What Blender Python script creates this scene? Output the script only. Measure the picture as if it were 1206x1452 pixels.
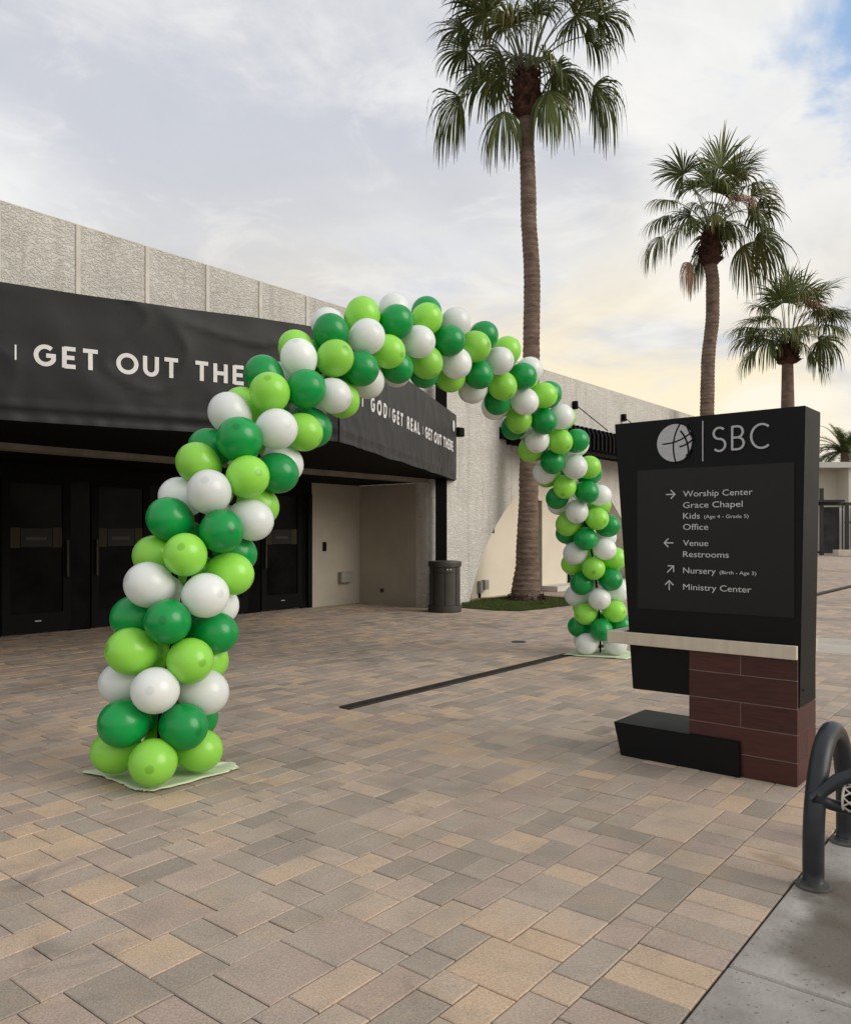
import bpy, bmesh, math, random
from math import sin, cos, pi, radians, sqrt, atan2, hypot
from mathutils import Vector, Matrix, noise as mnoise
random.seed(7)
for o in list(bpy.data.objects): bpy.data.objects.remove(o)
sc = bpy.context.scene
COL = sc.collection
PXF = 1140.0

# ------------------------------------------------------------------ camera
cd = bpy.data.cameras.new('camera'); cam = bpy.data.objects.new('camera', cd); COL.objects.link(cam)
cd.sensor_fit = 'HORIZONTAL'; cd.sensor_width = 36; cd.lens = 36*PXF/1206
cd.shift_y = 31/1206; cd.clip_start = 0.1; cd.clip_end = 1500
cam.location = (0, 0, 1.6); cam.rotation_euler = (radians(90), 0, 0)
sc.camera = cam

# ------------------------------------------------------------------ sky, sun, exposure
SUN_EL, SUN_AZ = radians(27), radians(112)      # azimuth clockwise from +Y
w = bpy.data.worlds.new('World'); sc.world = w; w.use_nodes = True
def build_world():
    nt = w.node_tree; nt.nodes.clear(); N = nt.nodes.new; L = nt.links.new
    out = N('ShaderNodeOutputWorld')
    tc = N('ShaderNodeTexCoord')
    sky = N('ShaderNodeTexSky'); sky.sky_type = 'NISHITA'; sky.sun_disc = False
    sky.sun_elevation = SUN_EL; sky.sun_rotation = SUN_AZ
    bgs = N('ShaderNodeBackground'); bgs.inputs[1].default_value = 0.13; L(sky.outputs[0], bgs.inputs[0])
    sep = N('ShaderNodeSeparateXYZ'); L(tc.outputs['Generated'], sep.inputs[0])
    def M(op, a, b=None, c=None, clamp=False):
        n = N('ShaderNodeMath'); n.operation = op; n.use_clamp = clamp
        for i, v in enumerate((a, b, c)):
            if v is None: continue
            if isinstance(v, (int, float)): n.inputs[i].default_value = v
            else: L(v, n.inputs[i])
        return n.outputs[0]
    X, Y, Z = sep.outputs
    zz = M('MAXIMUM', M('ADD', Z, 0.22), 0.1)
    px_ = M('DIVIDE', X, zz); py_ = M('DIVIDE', Y, zz)
    cmb = N('ShaderNodeCombineXYZ'); L(px_, cmb.inputs[0]); L(py_, cmb.inputs[1]); L(M('MULTIPLY', Z, 0.7), cmb.inputs[2])
    def noise(scale, off, detail=5, rough=.5, dist=.3):
        mp = N('ShaderNodeMapping'); mp.inputs['Location'].default_value = off; L(cmb.outputs[0], mp.inputs[0])
        n = N('ShaderNodeTexNoise'); n.inputs['Scale'].default_value = scale; n.inputs['Detail'].default_value = detail
        n.inputs['Roughness'].default_value = rough; n.inputs['Distortion'].default_value = dist
        L(mp.outputs[0], n.inputs[0]); return n.outputs[0]
    def mr(v, a, b, c=0, d=1):
        n = N('ShaderNodeMapRange'); n.interpolation_type = 'SMOOTHSTEP'
        L(v, n.inputs[0])
        for i, q in enumerate((a, b, c, d)): n.inputs[i+1].default_value = q
        return n.outputs[0]
    def mix(fac, a, b):
        n = N('ShaderNodeMix'); n.data_type = 'RGBA'
        if isinstance(fac, (int, float)): n.inputs[0].default_value = fac
        else: L(fac, n.inputs[0])
        for i, v in ((6, a), (7, b)):
            if isinstance(v, tuple): n.inputs[i].default_value = (*v, 1)
            else: L(v, n.inputs[i])
        return n.outputs[2]
    n1 = noise(0.95, (3.1, 1.7, 0), 6, .5, .4)
    n2 = noise(1.9, (8.3, 4.1, 2), 8, .58, .5)
    n4 = noise(4.6, (2.3, 6.1, 3), 7, .6, .8)
    n3 = noise(1.5, (1.3, 9.1, 5), 5, .55, .5)
    c = mix(mr(n1, .40, .62), (.465, .482, .53), (.60, .615, .64))
    c = mix(M('MULTIPLY', mr(n2, .46, .64), .6), c, (.71, .705, .685))
    c = mix(M('MULTIPLY', mr(n4, .50, .70), .30), c, (.76, .75, .73))
    c = mix(M('MULTIPLY', mr(n4, .48, .30), .25), c, (.43, .45, .505))
    # warm light low in the clouds, stronger toward the sun side of the frame
    low = mr(Z, .46, .10); side = mr(X, -.5, .2, .3, 1)
    warm = M('MULTIPLY', M('MULTIPLY', low, side), mr(n3, .32, .58), clamp=True)
    c = mix(M('MULTIPLY', warm, .95), c, (.80, .69, .47))
    hz = mr(Z, .20, .0)
    c = mix(M('MULTIPLY', hz, .5), c, (.72, .665, .58))
    # break in the cloud deck up and to the right
    dv = N('ShaderNodeVectorMath'); dv.operation = 'DOT_PRODUCT'; L(tc.outputs['Generated'], dv.inputs[0])
    dv.inputs[1].default_value = Vector((.60, .70, .50)).normalized()
    gap = M('ADD', dv.outputs['Value'], M('MULTIPLY', M('SUBTRACT', n2, .5), .20))
    gap2 = M('ADD', gap, M('MULTIPLY', M('SUBTRACT', n3, .5), .12))
    mask = mr(gap2, .955, .988)
    c = mix(M('MULTIPLY', mr(gap2, .89, .95), .55), c, (.77, .755, .72))
    bgc = N('ShaderNodeBackground'); L(c, bgc.inputs[0]); bgc.inputs[1].default_value = 0.97
    ms = N('ShaderNodeMixShader'); L(M('MULTIPLY', mask, .92), ms.inputs[0]); L(bgc.outputs[0], ms.inputs[1])
    # blue seen in the break: Nishita + thin veil
    veil = N('ShaderNodeBackground'); veil.inputs[0].default_value = (.30, .50, .82, 1); veil.inputs[1].default_value = .8
    mv = N('ShaderNodeMixShader'); mv.inputs[0].default_value = .6; L(bgs.outputs[0], mv.inputs[1]); L(veil.outputs[0], mv.inputs[2])
    L(mv.outputs[0], ms.inputs[2]); L(ms.outputs[0], out.inputs[0])
build_world()
sd = bpy.data.lights.new('sun', 'SUN'); sd.energy = 1.5; sd.angle = radians(40); sd.color = (1, .93, .84)
sun = bpy.data.objects.new('sun', sd); COL.objects.link(sun)
sdir = Vector((sin(SUN_AZ)*cos(SUN_EL), cos(SUN_AZ)*cos(SUN_EL), sin(SUN_EL)))
sun.rotation_euler = sdir.to_track_quat('Z', 'Y').to_euler()
vs = sc.view_settings; sc.display_settings.display_device = 'sRGB'
vs.view_transform = 'Standard'; vs.look = 'None'; vs.gamma = 1; vs.exposure = 0.45; vs.use_curve_mapping = False

# ------------------------------------------------------------------ helpers
def obj(name, bm_or_mesh, mat=None, parent=None, smooth=False, loc=None, kind=None, label=None):
    if isinstance(bm_or_mesh, bmesh.types.BMesh):
        me = bpy.data.meshes.new(name); bm_or_mesh.to_mesh(me); bm_or_mesh.free()
    else: me = bm_or_mesh
    if smooth: me.polygons.foreach_set('use_smooth', [True]*len(me.polygons))
    if mat:
        if not me.materials:
            for m in (mat if isinstance(mat, (list, tuple)) else [mat]): me.materials.append(m)
    o = bpy.data.objects.new(name, me); COL.objects.link(o)
    if parent: o.parent = parent
    if loc is not None: o.location = loc
    if kind: o['kind'] = kind
    if label: o['label'] = label
    return o
def thing(name, label, cat, loc=(0, 0, 0), rz=0, group=None):
    o = bpy.data.objects.new(name, None); COL.objects.link(o); o.location = loc; o.rotation_euler = (0, 0, rz)
    o.empty_display_size = .1
    return tag(o, label, cat, group)
def tag(o, label, cat, group=None):
    o['label'] = label; o['category'] = cat
    if group: o['group'] = group
    return o
def box(bm, x0, x1, y0, y1, z0, z1, bev=0):
    x0, x1 = min(x0, x1), max(x0, x1); y0, y1 = min(y0, y1), max(y0, y1)
    t = bmesh.new()
    r = bmesh.ops.create_cube(t, size=1)
    for v in t.verts:
        v.co = Vector(((x0+x1)/2+v.co.x*(x1-x0), (y0+y1)/2+v.co.y*(y1-y0), (z0+z1)/2+v.co.z*(z1-z0)))
    if bev: bmesh.ops.bevel(t, geom=t.edges[:], offset=bev, segments=1, affect='EDGES')
    me = bpy.data.meshes.new('t'); t.to_mesh(me); t.free(); bm.from_mesh(me); bpy.data.meshes.remove(me)
    return bm
def bx(*a, bev=0): return box(bmesh.new(), *a, bev=bev)
def tube(bm, pts, r, seg=8, cap=True):
    pts = [Vector(p) for p in pts]; rs = r if isinstance(r, (list, tuple)) else [r]*len(pts)
    rings = []; up = None
    for i, p in enumerate(pts):
        d = (pts[min(i+1, len(pts)-1)]-pts[max(i-1, 0)]).normalized()
        if up is None: up = Vector((0, 0, 1)) if abs(d.z) < .9 else Vector((0, 1, 0))
        s = d.cross(up).normalized(); up = s.cross(d).normalized()
        rings.append([bm.verts.new(p+rs[i]*(cos(2*pi*k/seg)*s+sin(2*pi*k/seg)*up)) for k in range(seg)])
    for a, b in zip(rings, rings[1:]):
        for k in range(seg):
            bm.faces.new((a[k], a[(k+1) % seg], b[(k+1) % seg], b[k]))
    if cap:
        bm.faces.new(rings[0]); bm.faces.new(list(reversed(rings[-1])))
    return bm
def lathe(bm, prof, seg=32, c=(0, 0, 0)):
    rings = []
    for r, z in prof:
        rings.append([bm.verts.new((c[0]+r*cos(2*pi*k/seg), c[1]+r*sin(2*pi*k/seg), c[2]+z)) for k in range(seg)])
    for a, b in zip(rings, rings[1:]):
        for k in range(seg): bm.faces.new((a[k], a[(k+1) % seg], b[(k+1) % seg], b[k]))
    bm.faces.new(list(reversed(rings[0]))); bm.faces.new(rings[-1])
    return bm
def prism(bm, poly, d0, d1, axis='y'):
    """poly of (a,b) extruded between d0 and d1 along axis ('y': a=x,b=z ; 'z': a=x,b=y)"""
    f = (lambda a, b, d: (a, d, b)) if axis == 'y' else (lambda a, b, d: (a, b, d))
    A = [bm.verts.new(f(a, b, d0)) for a, b in poly]; B = [bm.verts.new(f(a, b, d1)) for a, b in poly]
    fs = [bm.faces.new(A), bm.faces.new(list(reversed(B)))]
    n = len(poly)
    for i in range(n): fs.append(bm.faces.new((A[i], B[i], B[(i+1) % n], A[(i+1) % n])))
    bmesh.ops.recalc_face_normals(bm, faces=fs)
    return bm

# ------------------------------------------------------------------ materials
def mat(name, col, rough=.6, spec=.5, var=None, vscale=3, vdetail=5, bump=0, bscale=40, bdist=.01, metal=0, coat=0,
        isl=0, streak=0, obj_rand=0, tex='Object', coat_rough=.1, stretch=None, bdetail=6, rvar=0):
    m = bpy.data.materials.new(name); m.use_nodes = True; nt = m.node_tree; N = nt.nodes.new; L = nt.links.new
    b = nt.nodes['Principled BSDF']; b.inputs['Roughness'].default_value = rough
    b.inputs['Specular IOR Level'].default_value = spec; b.inputs['Metallic'].default_value = metal
    b.inputs['Coat Weight'].default_value = coat; b.inputs['Coat Roughness'].default_value = coat_rough
    tc = N('ShaderNodeTexCoord'); vec = tc.outputs[tex]
    if tex == 'World':
        pass
    if stretch:
        mp = N('ShaderNodeMapping'); mp.inputs['Scale'].default_value = stretch; L(vec, mp.inputs[0]); vec = mp.outputs[0]
    cur = None
    if var:
        n = N('ShaderNodeTexNoise'); n.inputs['Scale'].default_value = vscale; n.inputs['Detail'].default_value = vdetail
        n.inputs['Roughness'].default_value = .6; L(vec, n.inputs[0])
        r = N('ShaderNodeValToRGB'); r.color_ramp.elements[0].position = .32; r.color_ramp.elements[1].position = .68
        r.color_ramp.elements[0].color = (*var, 1); r.color_ramp.elements[1].color = (*col, 1)
        L(n.outputs[0], r.inputs[0]); cur = r.outputs[0]
        if rvar:
            mr = N('ShaderNodeMapRange'); mr.inputs[3].default_value = rough-rvar; mr.inputs[4].default_value = rough+rvar
            L(n.outputs[0], mr.inputs[0]); L(mr.outputs[0], b.inputs['Roughness'])
    if isl or obj_rand:
        hs = N('ShaderNodeHueSaturation')
        if cur: L(cur, hs.inputs['Color'])
        else: hs.inputs['Color'].default_value = (*col, 1)
        g = N('ShaderNodeNewGeometry') if isl else N('ShaderNodeObjectInfo')
        o = g.outputs['Random Per Island'] if isl else g.outputs['Random']
        a = isl or obj_rand
        mr = N('ShaderNodeMapRange'); mr.inputs[3].default_value = 1-a; mr.inputs[4].default_value = 1+a
        L(o, mr.inputs[0]); L(mr.outputs[0], hs.inputs['Value']); cur = hs.outputs[0]
    if cur: L(cur, b.inputs['Base Color'])
    else: b.inputs['Base Color'].default_value = (*col, 1)
    if bump:
        n = N('ShaderNodeTexNoise'); n.inputs['Scale'].default_value = bscale; n.inputs['Detail'].default_value = bdetail
        L(vec, n.inputs[0])
        bp = N('ShaderNodeBump'); bp.inputs['Strength'].default_value = bump; bp.inputs['Distance'].default_value = bdist
        L(n.outputs[0], bp.inputs['Height']); L(bp.outputs[0], b.inputs['Normal'])
    return m

def paver_mat(name, pattern=False):
    m = bpy.data.materials.new(name); m.use_nodes = True; nt = m.node_tree; N = nt.nodes.new; L = nt.links.new
    b = nt.nodes['Principled BSDF']; b.inputs['Roughness'].default_value = .82; b.inputs['Specular IOR Level'].default_value = .3
    g = N('ShaderNodeNewGeometry'); pos = g.outputs['Position']
    def noise(scale, detail=4, rough=.55, off=(0, 0, 0), dist=0):
        mp = N('ShaderNodeMapping'); mp.inputs['Location'].default_value = off; L(pos, mp.inputs[0])
        n = N('ShaderNodeTexNoise'); n.inputs['Scale'].default_value = scale; n.inputs['Detail'].default_value = detail
        n.inputs['Roughness'].default_value = rough; n.inputs['Distortion'].default_value = dist
        L(mp.outputs[0], n.inputs[0]); return n.outputs[0]
    def M(op, a, b_=None, clamp=False):
        n = N('ShaderNodeMath'); n.operation = op; n.use_clamp = clamp
        for i, v in enumerate((a, b_)):
            if v is None: continue
            if isinstance(v, (int, float)): n.inputs[i].default_value = v
            else: L(v, n.inputs[i])
        return n.outputs[0]
    def mr(v, a, b_, c=0, d=1):
        n = N('ShaderNodeMapRange'); L(v, n.inputs[0])
        for i, q in enumerate((a, b_, c, d)): n.inputs[i+1].default_value = q
        return n.outputs[0]
    def mix(fac, a, b_, mode='MIX'):
        n = N('ShaderNodeMix'); n.data_type = 'RGBA'; n.blend_type = mode
        if isinstance(fac, (int, float)): n.inputs[0].default_value = fac
        else: L(fac, n.inputs[0])
        for i, v in ((6, a), (7, b_)):
            if isinstance(v, tuple): n.inputs[i].default_value = (*v, 1)
            else: L(v, n.inputs[i])
        return n.outputs[2]
    if pattern:
        bt = N('ShaderNodeTexBrick'); mp = N('ShaderNodeMapping'); mp.inputs['Rotation'].default_value = (0, 0, -(pi/2-radians(38.8)))
        L(pos, mp.inputs[0]); L(mp.outputs[0], bt.inputs[0])
        bt.inputs['Scale'].default_value = 1; bt.inputs['Brick Width'].default_value = .33; bt.inputs['Row Height'].default_value = .2
        bt.inputs['Mortar Size'].default_value = .006; bt.inputs['Color1'].default_value = (0, 0, 0, 1); bt.inputs['Color2'].default_value = (1, 1, 1, 1)
        bt.inputs['Mortar'].default_value = (.4, .4, .4, 1)
        sp = N('ShaderNodeSeparateColor'); L(bt.outputs[0], sp.inputs[0]); rnd = sp.outputs[0]
    else:
        oi = N('ShaderNodeObjectInfo')
        rnd = M('FRACT', M('ADD', g.outputs['Random Per Island'], M('MULTIPLY', oi.outputs['Random'], 7.31)))
    # tone families come in drifts, as pallets were laid
    drift = noise(.55, 3, .6)
    t = M('ADD', M('MULTIPLY', rnd, .68), M('MULTIPLY', M('SUBTRACT', drift, .5), 1.0)); t = M('ADD', t, .15, clamp=True)
    cr = N('ShaderNodeValToRGB'); L(t, cr.inputs[0]); e = cr.color_ramp.elements
    stops = [(0, (.29, .24, .195)), (.18, (.36, .30, .245)), (.34, (.42, .35, .285)), (.5, (.395, .30, .25)), (.66, (.45, .355, .275)), (.82, (.485, .35, .24)), (1, (.51, .39, .27))]
    e[0].position, e[0].color = 0, (*stops[0][1], 1); e[1].position, e[1].color = 1, (*stops[-1][1], 1)
    for p, c in stops[1:-1]:
        q = e.new(p); q.color = (*c, 1)
    c = cr.outputs[0]
    # per-stone blend (one end tan, the other grey), speckle, stains
    c = mix(M('MULTIPLY', mr(noise(3.6, 4, .6, (4, 2, 0)), .45, .68), .45), c, (.27, .225, .18))
    c = mix(M('MULTIPLY', mr(noise(2.9, 4, .6, (14, 7, 0)), .54, .7), .45), c, (.46, .335, .21))
    val = M('ADD', .90, M('MULTIPLY', rnd, .2))
    hs = N('ShaderNodeHueSaturation'); L(c, hs.inputs['Color']); L(M('MULTIPLY', val, mr(noise(110, 5, .85), .34, .66, .66, 1.32)), hs.inputs['Value']); c = hs.outputs[0]
    c = mix(mr(noise(420, 2, .5), .66, .74, 0, .55), c, (.62, .58, .52))
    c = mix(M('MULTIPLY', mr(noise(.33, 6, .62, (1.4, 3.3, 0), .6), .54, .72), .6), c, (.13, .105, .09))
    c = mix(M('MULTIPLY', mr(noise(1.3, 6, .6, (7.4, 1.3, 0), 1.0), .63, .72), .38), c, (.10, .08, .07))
    c = mix(mr(noise(46, 2, .5, (2, 2, 0)), .765, .79, 0, .75), c, (.05, .04, .035))
    L(c, b.inputs['Base Color'])
    L(mr(noise(1.1, 4, .6, (3, 0, 0)), .3, .7, .68, .9), b.inputs['Roughness'])
    bp = N('ShaderNodeBump'); bp.inputs['Strength'].default_value = .55; bp.inputs['Distance'].default_value = .004
    L(M('ADD', noise(130, 4, .7), M('MULTIPLY', noise(14, 3, .5), 1.2)), bp.inputs['Height']); L(bp.outputs[0], b.inputs['Normal'])
    return m
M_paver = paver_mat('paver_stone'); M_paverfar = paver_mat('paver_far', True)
M_joint = mat('joint_sand', (.05, .038, .03), .95, .1, var=(.02, .016, .013), vscale=30)
M_conc = mat('pad_concrete', (.40, .38, .345), .85, .3, var=(.20, .185, .16), vscale=2.2, vdetail=9, bump=.5, bscale=60, bdist=.006)
M_band = mat('band_concrete', (.50, .455, .39), .85, .3, var=(.39, .345, .29), vscale=2)
def stucco(name, col, var, scale, dist, strength=.9):
    m = mat(name, col, .9, .2, var=var, vscale=1.3, vdetail=8)
    nt = m.node_tree; N = nt.nodes.new; L = nt.links.new; b = nt.nodes['Principled BSDF']
    tc = N('ShaderNodeTexCoord')
    n0 = N('ShaderNodeTexNoise'); n0.inputs['Scale'].default_value = scale; n0.inputs['Detail'].default_value = 4; n0.inputs['Distortion'].default_value = 2.2
    mp = N('ShaderNodeMapping'); mp.inputs['Scale'].default_value = (1, 1, 1.7); L(tc.outputs['Object'], mp.inputs[0]); L(mp.outputs[0], n0.inputs[0])
    r = N('ShaderNodeValToRGB'); r.color_ramp.elements[0].position = .42; r.color_ramp.elements[1].position = .58; L(n0.outputs[0], r.inputs[0])
    bp = N('ShaderNodeBump'); bp.inputs['Strength'].default_value = strength; bp.inputs['Distance'].default_value = dist
    L(r.outputs[0], bp.inputs['Height']); L(bp.outputs[0], b.inputs['Normal'])
    # rain streaks and broad soiling
    src = b.inputs['Base Color'].links[0].from_socket
    m2 = N('ShaderNodeMapping'); m2.inputs['Scale'].default_value = (3.5, 3.5, .22); L(tc.outputs['Object'], m2.inputs[0])
    n1 = N('ShaderNodeTexNoise'); n1.inputs['Scale'].default_value = 1.6; n1.inputs['Detail'].default_value = 7; L(m2.outputs[0], n1.inputs[0])
    q = N('ShaderNodeMapRange'); L(n1.outputs[0], q.inputs[0]); q.inputs[1].default_value = .52; q.inputs[2].default_value = .75; q.inputs[4].default_value = .45
    mx = N('ShaderNodeMix'); mx.data_type = 'RGBA'; L(q.outputs[0], mx.inputs[0]); L(src, mx.inputs[6]); mx.inputs[7].default_value = (.33, .31, .27, 1)
    L(mx.outputs[2], b.inputs['Base Color'])
    return m
M_stucco = stucco('rough_stucco', (.63, .615, .565), (.51, .495, .455), 10, .02, .7)
M_stucco2 = stucco('wall_stucco', (.70, .68, .63), (.60, .58, .53), 11, .02, .75)
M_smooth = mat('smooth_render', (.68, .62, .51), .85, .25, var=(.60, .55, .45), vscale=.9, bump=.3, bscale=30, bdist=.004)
M_rib = mat('rib_concrete', (.64, .61, .55), .8, .3, var=(.5, .47, .42), vscale=4)
M_fabric = mat('banner_fabric', (.010, .010, .0105), .46, .30, var=(.008, .008, .0085), vscale=1.2, bump=.15, bscale=9, bdist=.01)
M_blackpaint = mat('black_paint', (.004, .004, .0043), .6, .10, var=(.003, .003, .003), vscale=5, bump=.1, bscale=80, bdist=.002)
M_dark = mat('dark_soffit', (.006, .006, .006), .85, .1, var=(.004, .004, .004), vscale=2)
M_recess = mat('shaded_recess_render', (.43, .39, .32), .85, .25, var=(.36, .325, .27), vscale=.9, bump=.3, bscale=30, bdist=.004)  # smooth render again, base colour lowered to put the recess shade into it
M_glass = mat('door_glass', (.003, .003, .004), .16, .05, var=(.009, .009, .008), vscale=2)
M_white = mat('white_print', (.70, .69, .68), .6, .3, var=(.62, .61, .60), vscale=6)
M_signblack = mat('sign_black', (.007, .007, .008), .5, .16, var=(.0055, .0055, .006), vscale=3, bump=.04, bscale=150, bdist=.001, rvar=.06)
M_signpanel = mat('sign_panel_face', (.011, .0105, .011), .40, .28, var=(.009, .0085, .009), vscale=2.5, rvar=.05)
M_sletter = mat('sign_letter', (.58, .58, .585), .45, .5, var=(.5, .5, .51), vscale=12)
M_alum = mat('brushed_aluminium', (.46, .46, .48), .42, .5, metal=.35, var=(.40, .40, .42), vscale=20, stretch=(1, 1, 6))
M_bar = mat('cream_bar', (.62, .54, .43), .55, .4, var=(.54, .46, .37), vscale=3, stretch=(6, 1, 1))
M_tile = mat('burgundy_tile', (.080, .023, .019), .40, .35, var=(.042, .013, .011), vscale=5, stretch=(1.2, 1.2, 14), obj_rand=.18, vdetail=7, rvar=.08)
M_grout = mat('tile_grout', (.31, .24, .21), .9, .2, var=(.24, .18, .16), vscale=20)
M_bin = mat('bin_plastic', (.042, .038, .032), .5, .45, var=(.03, .027, .023), vscale=5, bump=.1, bscale=60, bdist=.002)
M_iron = mat('drain_iron', (.055, .045, .038), .7, .4, var=(.03, .025, .022), vscale=9)
M_rack = mat('rack_coating', (.020, .024, .029), .42, .4, var=(.014, .017, .020), vscale=14, bump=.25, bscale=160, bdist=.0012, rvar=.1)
M_galv = mat('flange_steel', (.10, .095, .09), .6, .4, var=(.05, .045, .042), vscale=20)
M_lattice = mat('lattice_band', (.60, .56, .50), .7, .3, var=(.5, .46, .4), vscale=20)
M_sheet = mat('paper_sheet', (.60, .68, .47), .8, .2, var=(.54, .62, .41), vscale=5, bump=.3, bscale=6, bdist=.02)
M_pebble = mat('pebbles', (.33, .27, .23), .8, .3, isl=.55)
M_box = mat('grey_box', (.30, .29, .27), .5, .4, var=(.25, .24, .22), vscale=8)
M_farwall = mat('far_render', (.62, .60, .52), .9, .2, var=(.56, .54, .47), vscale=.3)
M_farwall2 = mat('far_fascia', (.50, .49, .46), .8, .2, var=(.45, .44, .41), vscale=.5)
M_farblack = mat('far_black_steel', (.012, .012, .013), .5, .4)
M_meshfab = mat('privacy_mesh', (.012, .012, .012), .8, .2, var=(.035, .035, .035), vscale=1.1)
def balloon_mat(name, col, deep):
    m = bpy.data.materials.new(name); m.use_nodes = True; nt = m.node_tree; N = nt.nodes.new; L = nt.links.new
    b = nt.nodes['Principled BSDF']; b.inputs['Roughness'].default_value = .30
    b.inputs['Specular IOR Level'].default_value = .5; b.inputs['Coat Weight'].default_value = .2; b.inputs['Coat Roughness'].default_value = .18
    tc = N('ShaderNodeTexCoord'); sp = N('ShaderNodeSeparateXYZ'); L(tc.outputs['Object'], sp.inputs[0])
    # thick latex nipple at the crown of every balloon (local +Z)
    tip = N('ShaderNodeMapRange'); tip.interpolation_type = 'SMOOTHSTEP'; L(sp.outputs[2], tip.inputs[0])
    tip.inputs[1].default_value = .1617; tip.inputs[2].default_value = .1650; tip.inputs[3].default_value = 0; tip.inputs[4].default_value = .55
    lw = N('ShaderNodeLayerWeight'); lw.inputs[0].default_value = .3
    mx = N('ShaderNodeMix'); mx.data_type = 'RGBA'; mx.inputs[6].default_value = (*col, 1); mx.inputs[7].default_value = (*deep, 1)
    L(tip.outputs[0], mx.inputs[0])
    hs = N('ShaderNodeHueSaturation'); L(mx.outputs[2], hs.inputs['Color'])
    oi = N('ShaderNodeObjectInfo'); mr = N('ShaderNodeMapRange'); mr.inputs[3].default_value = .90; mr.inputs[4].default_value = 1.08
    L(oi.outputs['Random'], mr.inputs[0]); L(mr.outputs[0], hs.inputs['Value'])
    L(hs.outputs[0], b.inputs['Base Color'])
    tr = N('ShaderNodeBsdfTranslucent'); L(hs.outputs[0], tr.inputs[0])
    ms = N('ShaderNodeMixShader'); ms.inputs[0].default_value = .26
    L(b.outputs[0], ms.inputs[1]); L(tr.outputs[0], ms.inputs[2]); L(ms.outputs[0], nt.nodes['Material Output'].inputs[0])
    n = N('ShaderNodeTexNoise'); n.inputs['Scale'].default_value = 9; n.inputs['Detail'].default_value = 2; L(tc.outputs['Object'], n.inputs[0])
    bp = N('ShaderNodeBump'); bp.inputs['Strength'].default_value = .12; bp.inputs['Distance'].default_value = .01
    L(n.outputs[0], bp.inputs['Height']); L(bp.outputs[0], b.inputs['Normal'])
    return m
M_lime = balloon_mat('lime_latex', (.37, .84, .10), (.16, .42, .03))
M_green = balloon_mat('green_latex', (.003, .37, .075), (.002, .18, .035))
M_whiteb = balloon_mat('white_latex', (.91, .935, .925), (.66, .71, .69))
def leaf_mat(name, c1, c2, tipc, transl=.18):
    m = bpy.data.materials.new(name); m.use_nodes = True; nt = m.node_tree; N = nt.nodes.new; L = nt.links.new
    b = nt.nodes['Principled BSDF']; b.inputs['Roughness'].default_value = .6; b.inputs['Specular IOR Level'].default_value = .2
    g = N('ShaderNodeNewGeometry'); r = N('ShaderNodeValToRGB'); e = r.color_ramp.elements
    e[0].color = (*c1, 1); e[1].color = (*c2, 1); e[1].position = .8; q = e.new(.97); q.color = (*tipc, 1)
    L(g.outputs['Random Per Island'], r.inputs[0]); L(r.outputs[0], b.inputs['Base Color'])
    tr = N('ShaderNodeBsdfTranslucent'); L(r.outputs[0], tr.inputs[0])
    ms = N('ShaderNodeMixShader'); ms.inputs[0].default_value = transl
    L(b.outputs[0], ms.inputs[1]); L(tr.outputs[0], ms.inputs[2]); L(ms.outputs[0], nt.nodes['Material Output'].inputs[0])
    return m
M_leaf = leaf_mat('palm_leaf', (.042, .062, .018), (.115, .15, .042), (.26, .23, .09))
M_leafy = leaf_mat('palm_leaf_yellowing', (.08, .10, .028), (.17, .17, .05), (.30, .24, .10))
M_dead = leaf_mat('palm_leaf_dead', (.16, .085, .045), (.28, .17, .10), (.35, .25, .16), .1)
M_petiole = mat('petiole', (.075, .085, .035), .5, .4, var=(.09, .10, .04), vscale=3)
M_boot = mat('leaf_boots', (.075, .035, .024), .9, .2, var=(.03, .014, .010), vscale=8, isl=.4)
def trunk_mat():
    m = mat('palm_bark', (.22, .16, .125), .95, .15, var=(.10, .07, .055), vscale=3.0, vdetail=9, stretch=(1, 1, 3.0), bump=.9, bscale=14, bdist=.03)
    return m
M_trunk = trunk_mat()
M_grass = leaf_mat('grass_blade', (.035, .06, .012), (.08, .12, .025), (.20, .19, .08), .15)
M_soil = mat('turf_soil', (.05, .06, .022), .95, .1, var=(.035, .03, .018), vscale=6)
M_sticker = mat('door_notice', (.035, .030, .016), .7, .3)
M_notice = mat('notice_print', (.012, .011, .01), .6, .3)
M_noticetext = mat('notice_lettering', (.05, .048, .045), .6, .3)

# ------------------------------------------------------------------ site frame
PHI = radians(38.8); U = Vector((sin(PHI), cos(PHI), 0)); V = Vector((-cos(PHI), sin(PHI), 0))
E0 = Vector((1.114, 2.975, 0))
RZ = pi/2-PHI                        # local +x -> U
def ab(a, b, z=0): return E0+U*a+V*b+Vector((0, 0, z))
def toab(x, y): r = Vector((x, y, 0))-E0; return r.dot(U), r.dot(V)

# ground
bm = bmesh.new(); bmesh.ops.create_grid(bm, x_segments=1, y_segments=1, size=600)
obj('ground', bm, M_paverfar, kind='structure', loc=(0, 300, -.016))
paving = bpy.data.objects.new('plaza_paving', None); COL.objects.link(paving); paving['kind'] = 'structure'
bm = bmesh.new()
bm.faces.new([bm.verts.new(ab(a, b, -.010)) for a, b in ((-6, -14), (25, -14), (25, 15), (-6, 15))])
obj('joint_sand', bm, M_joint, paving)

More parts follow.
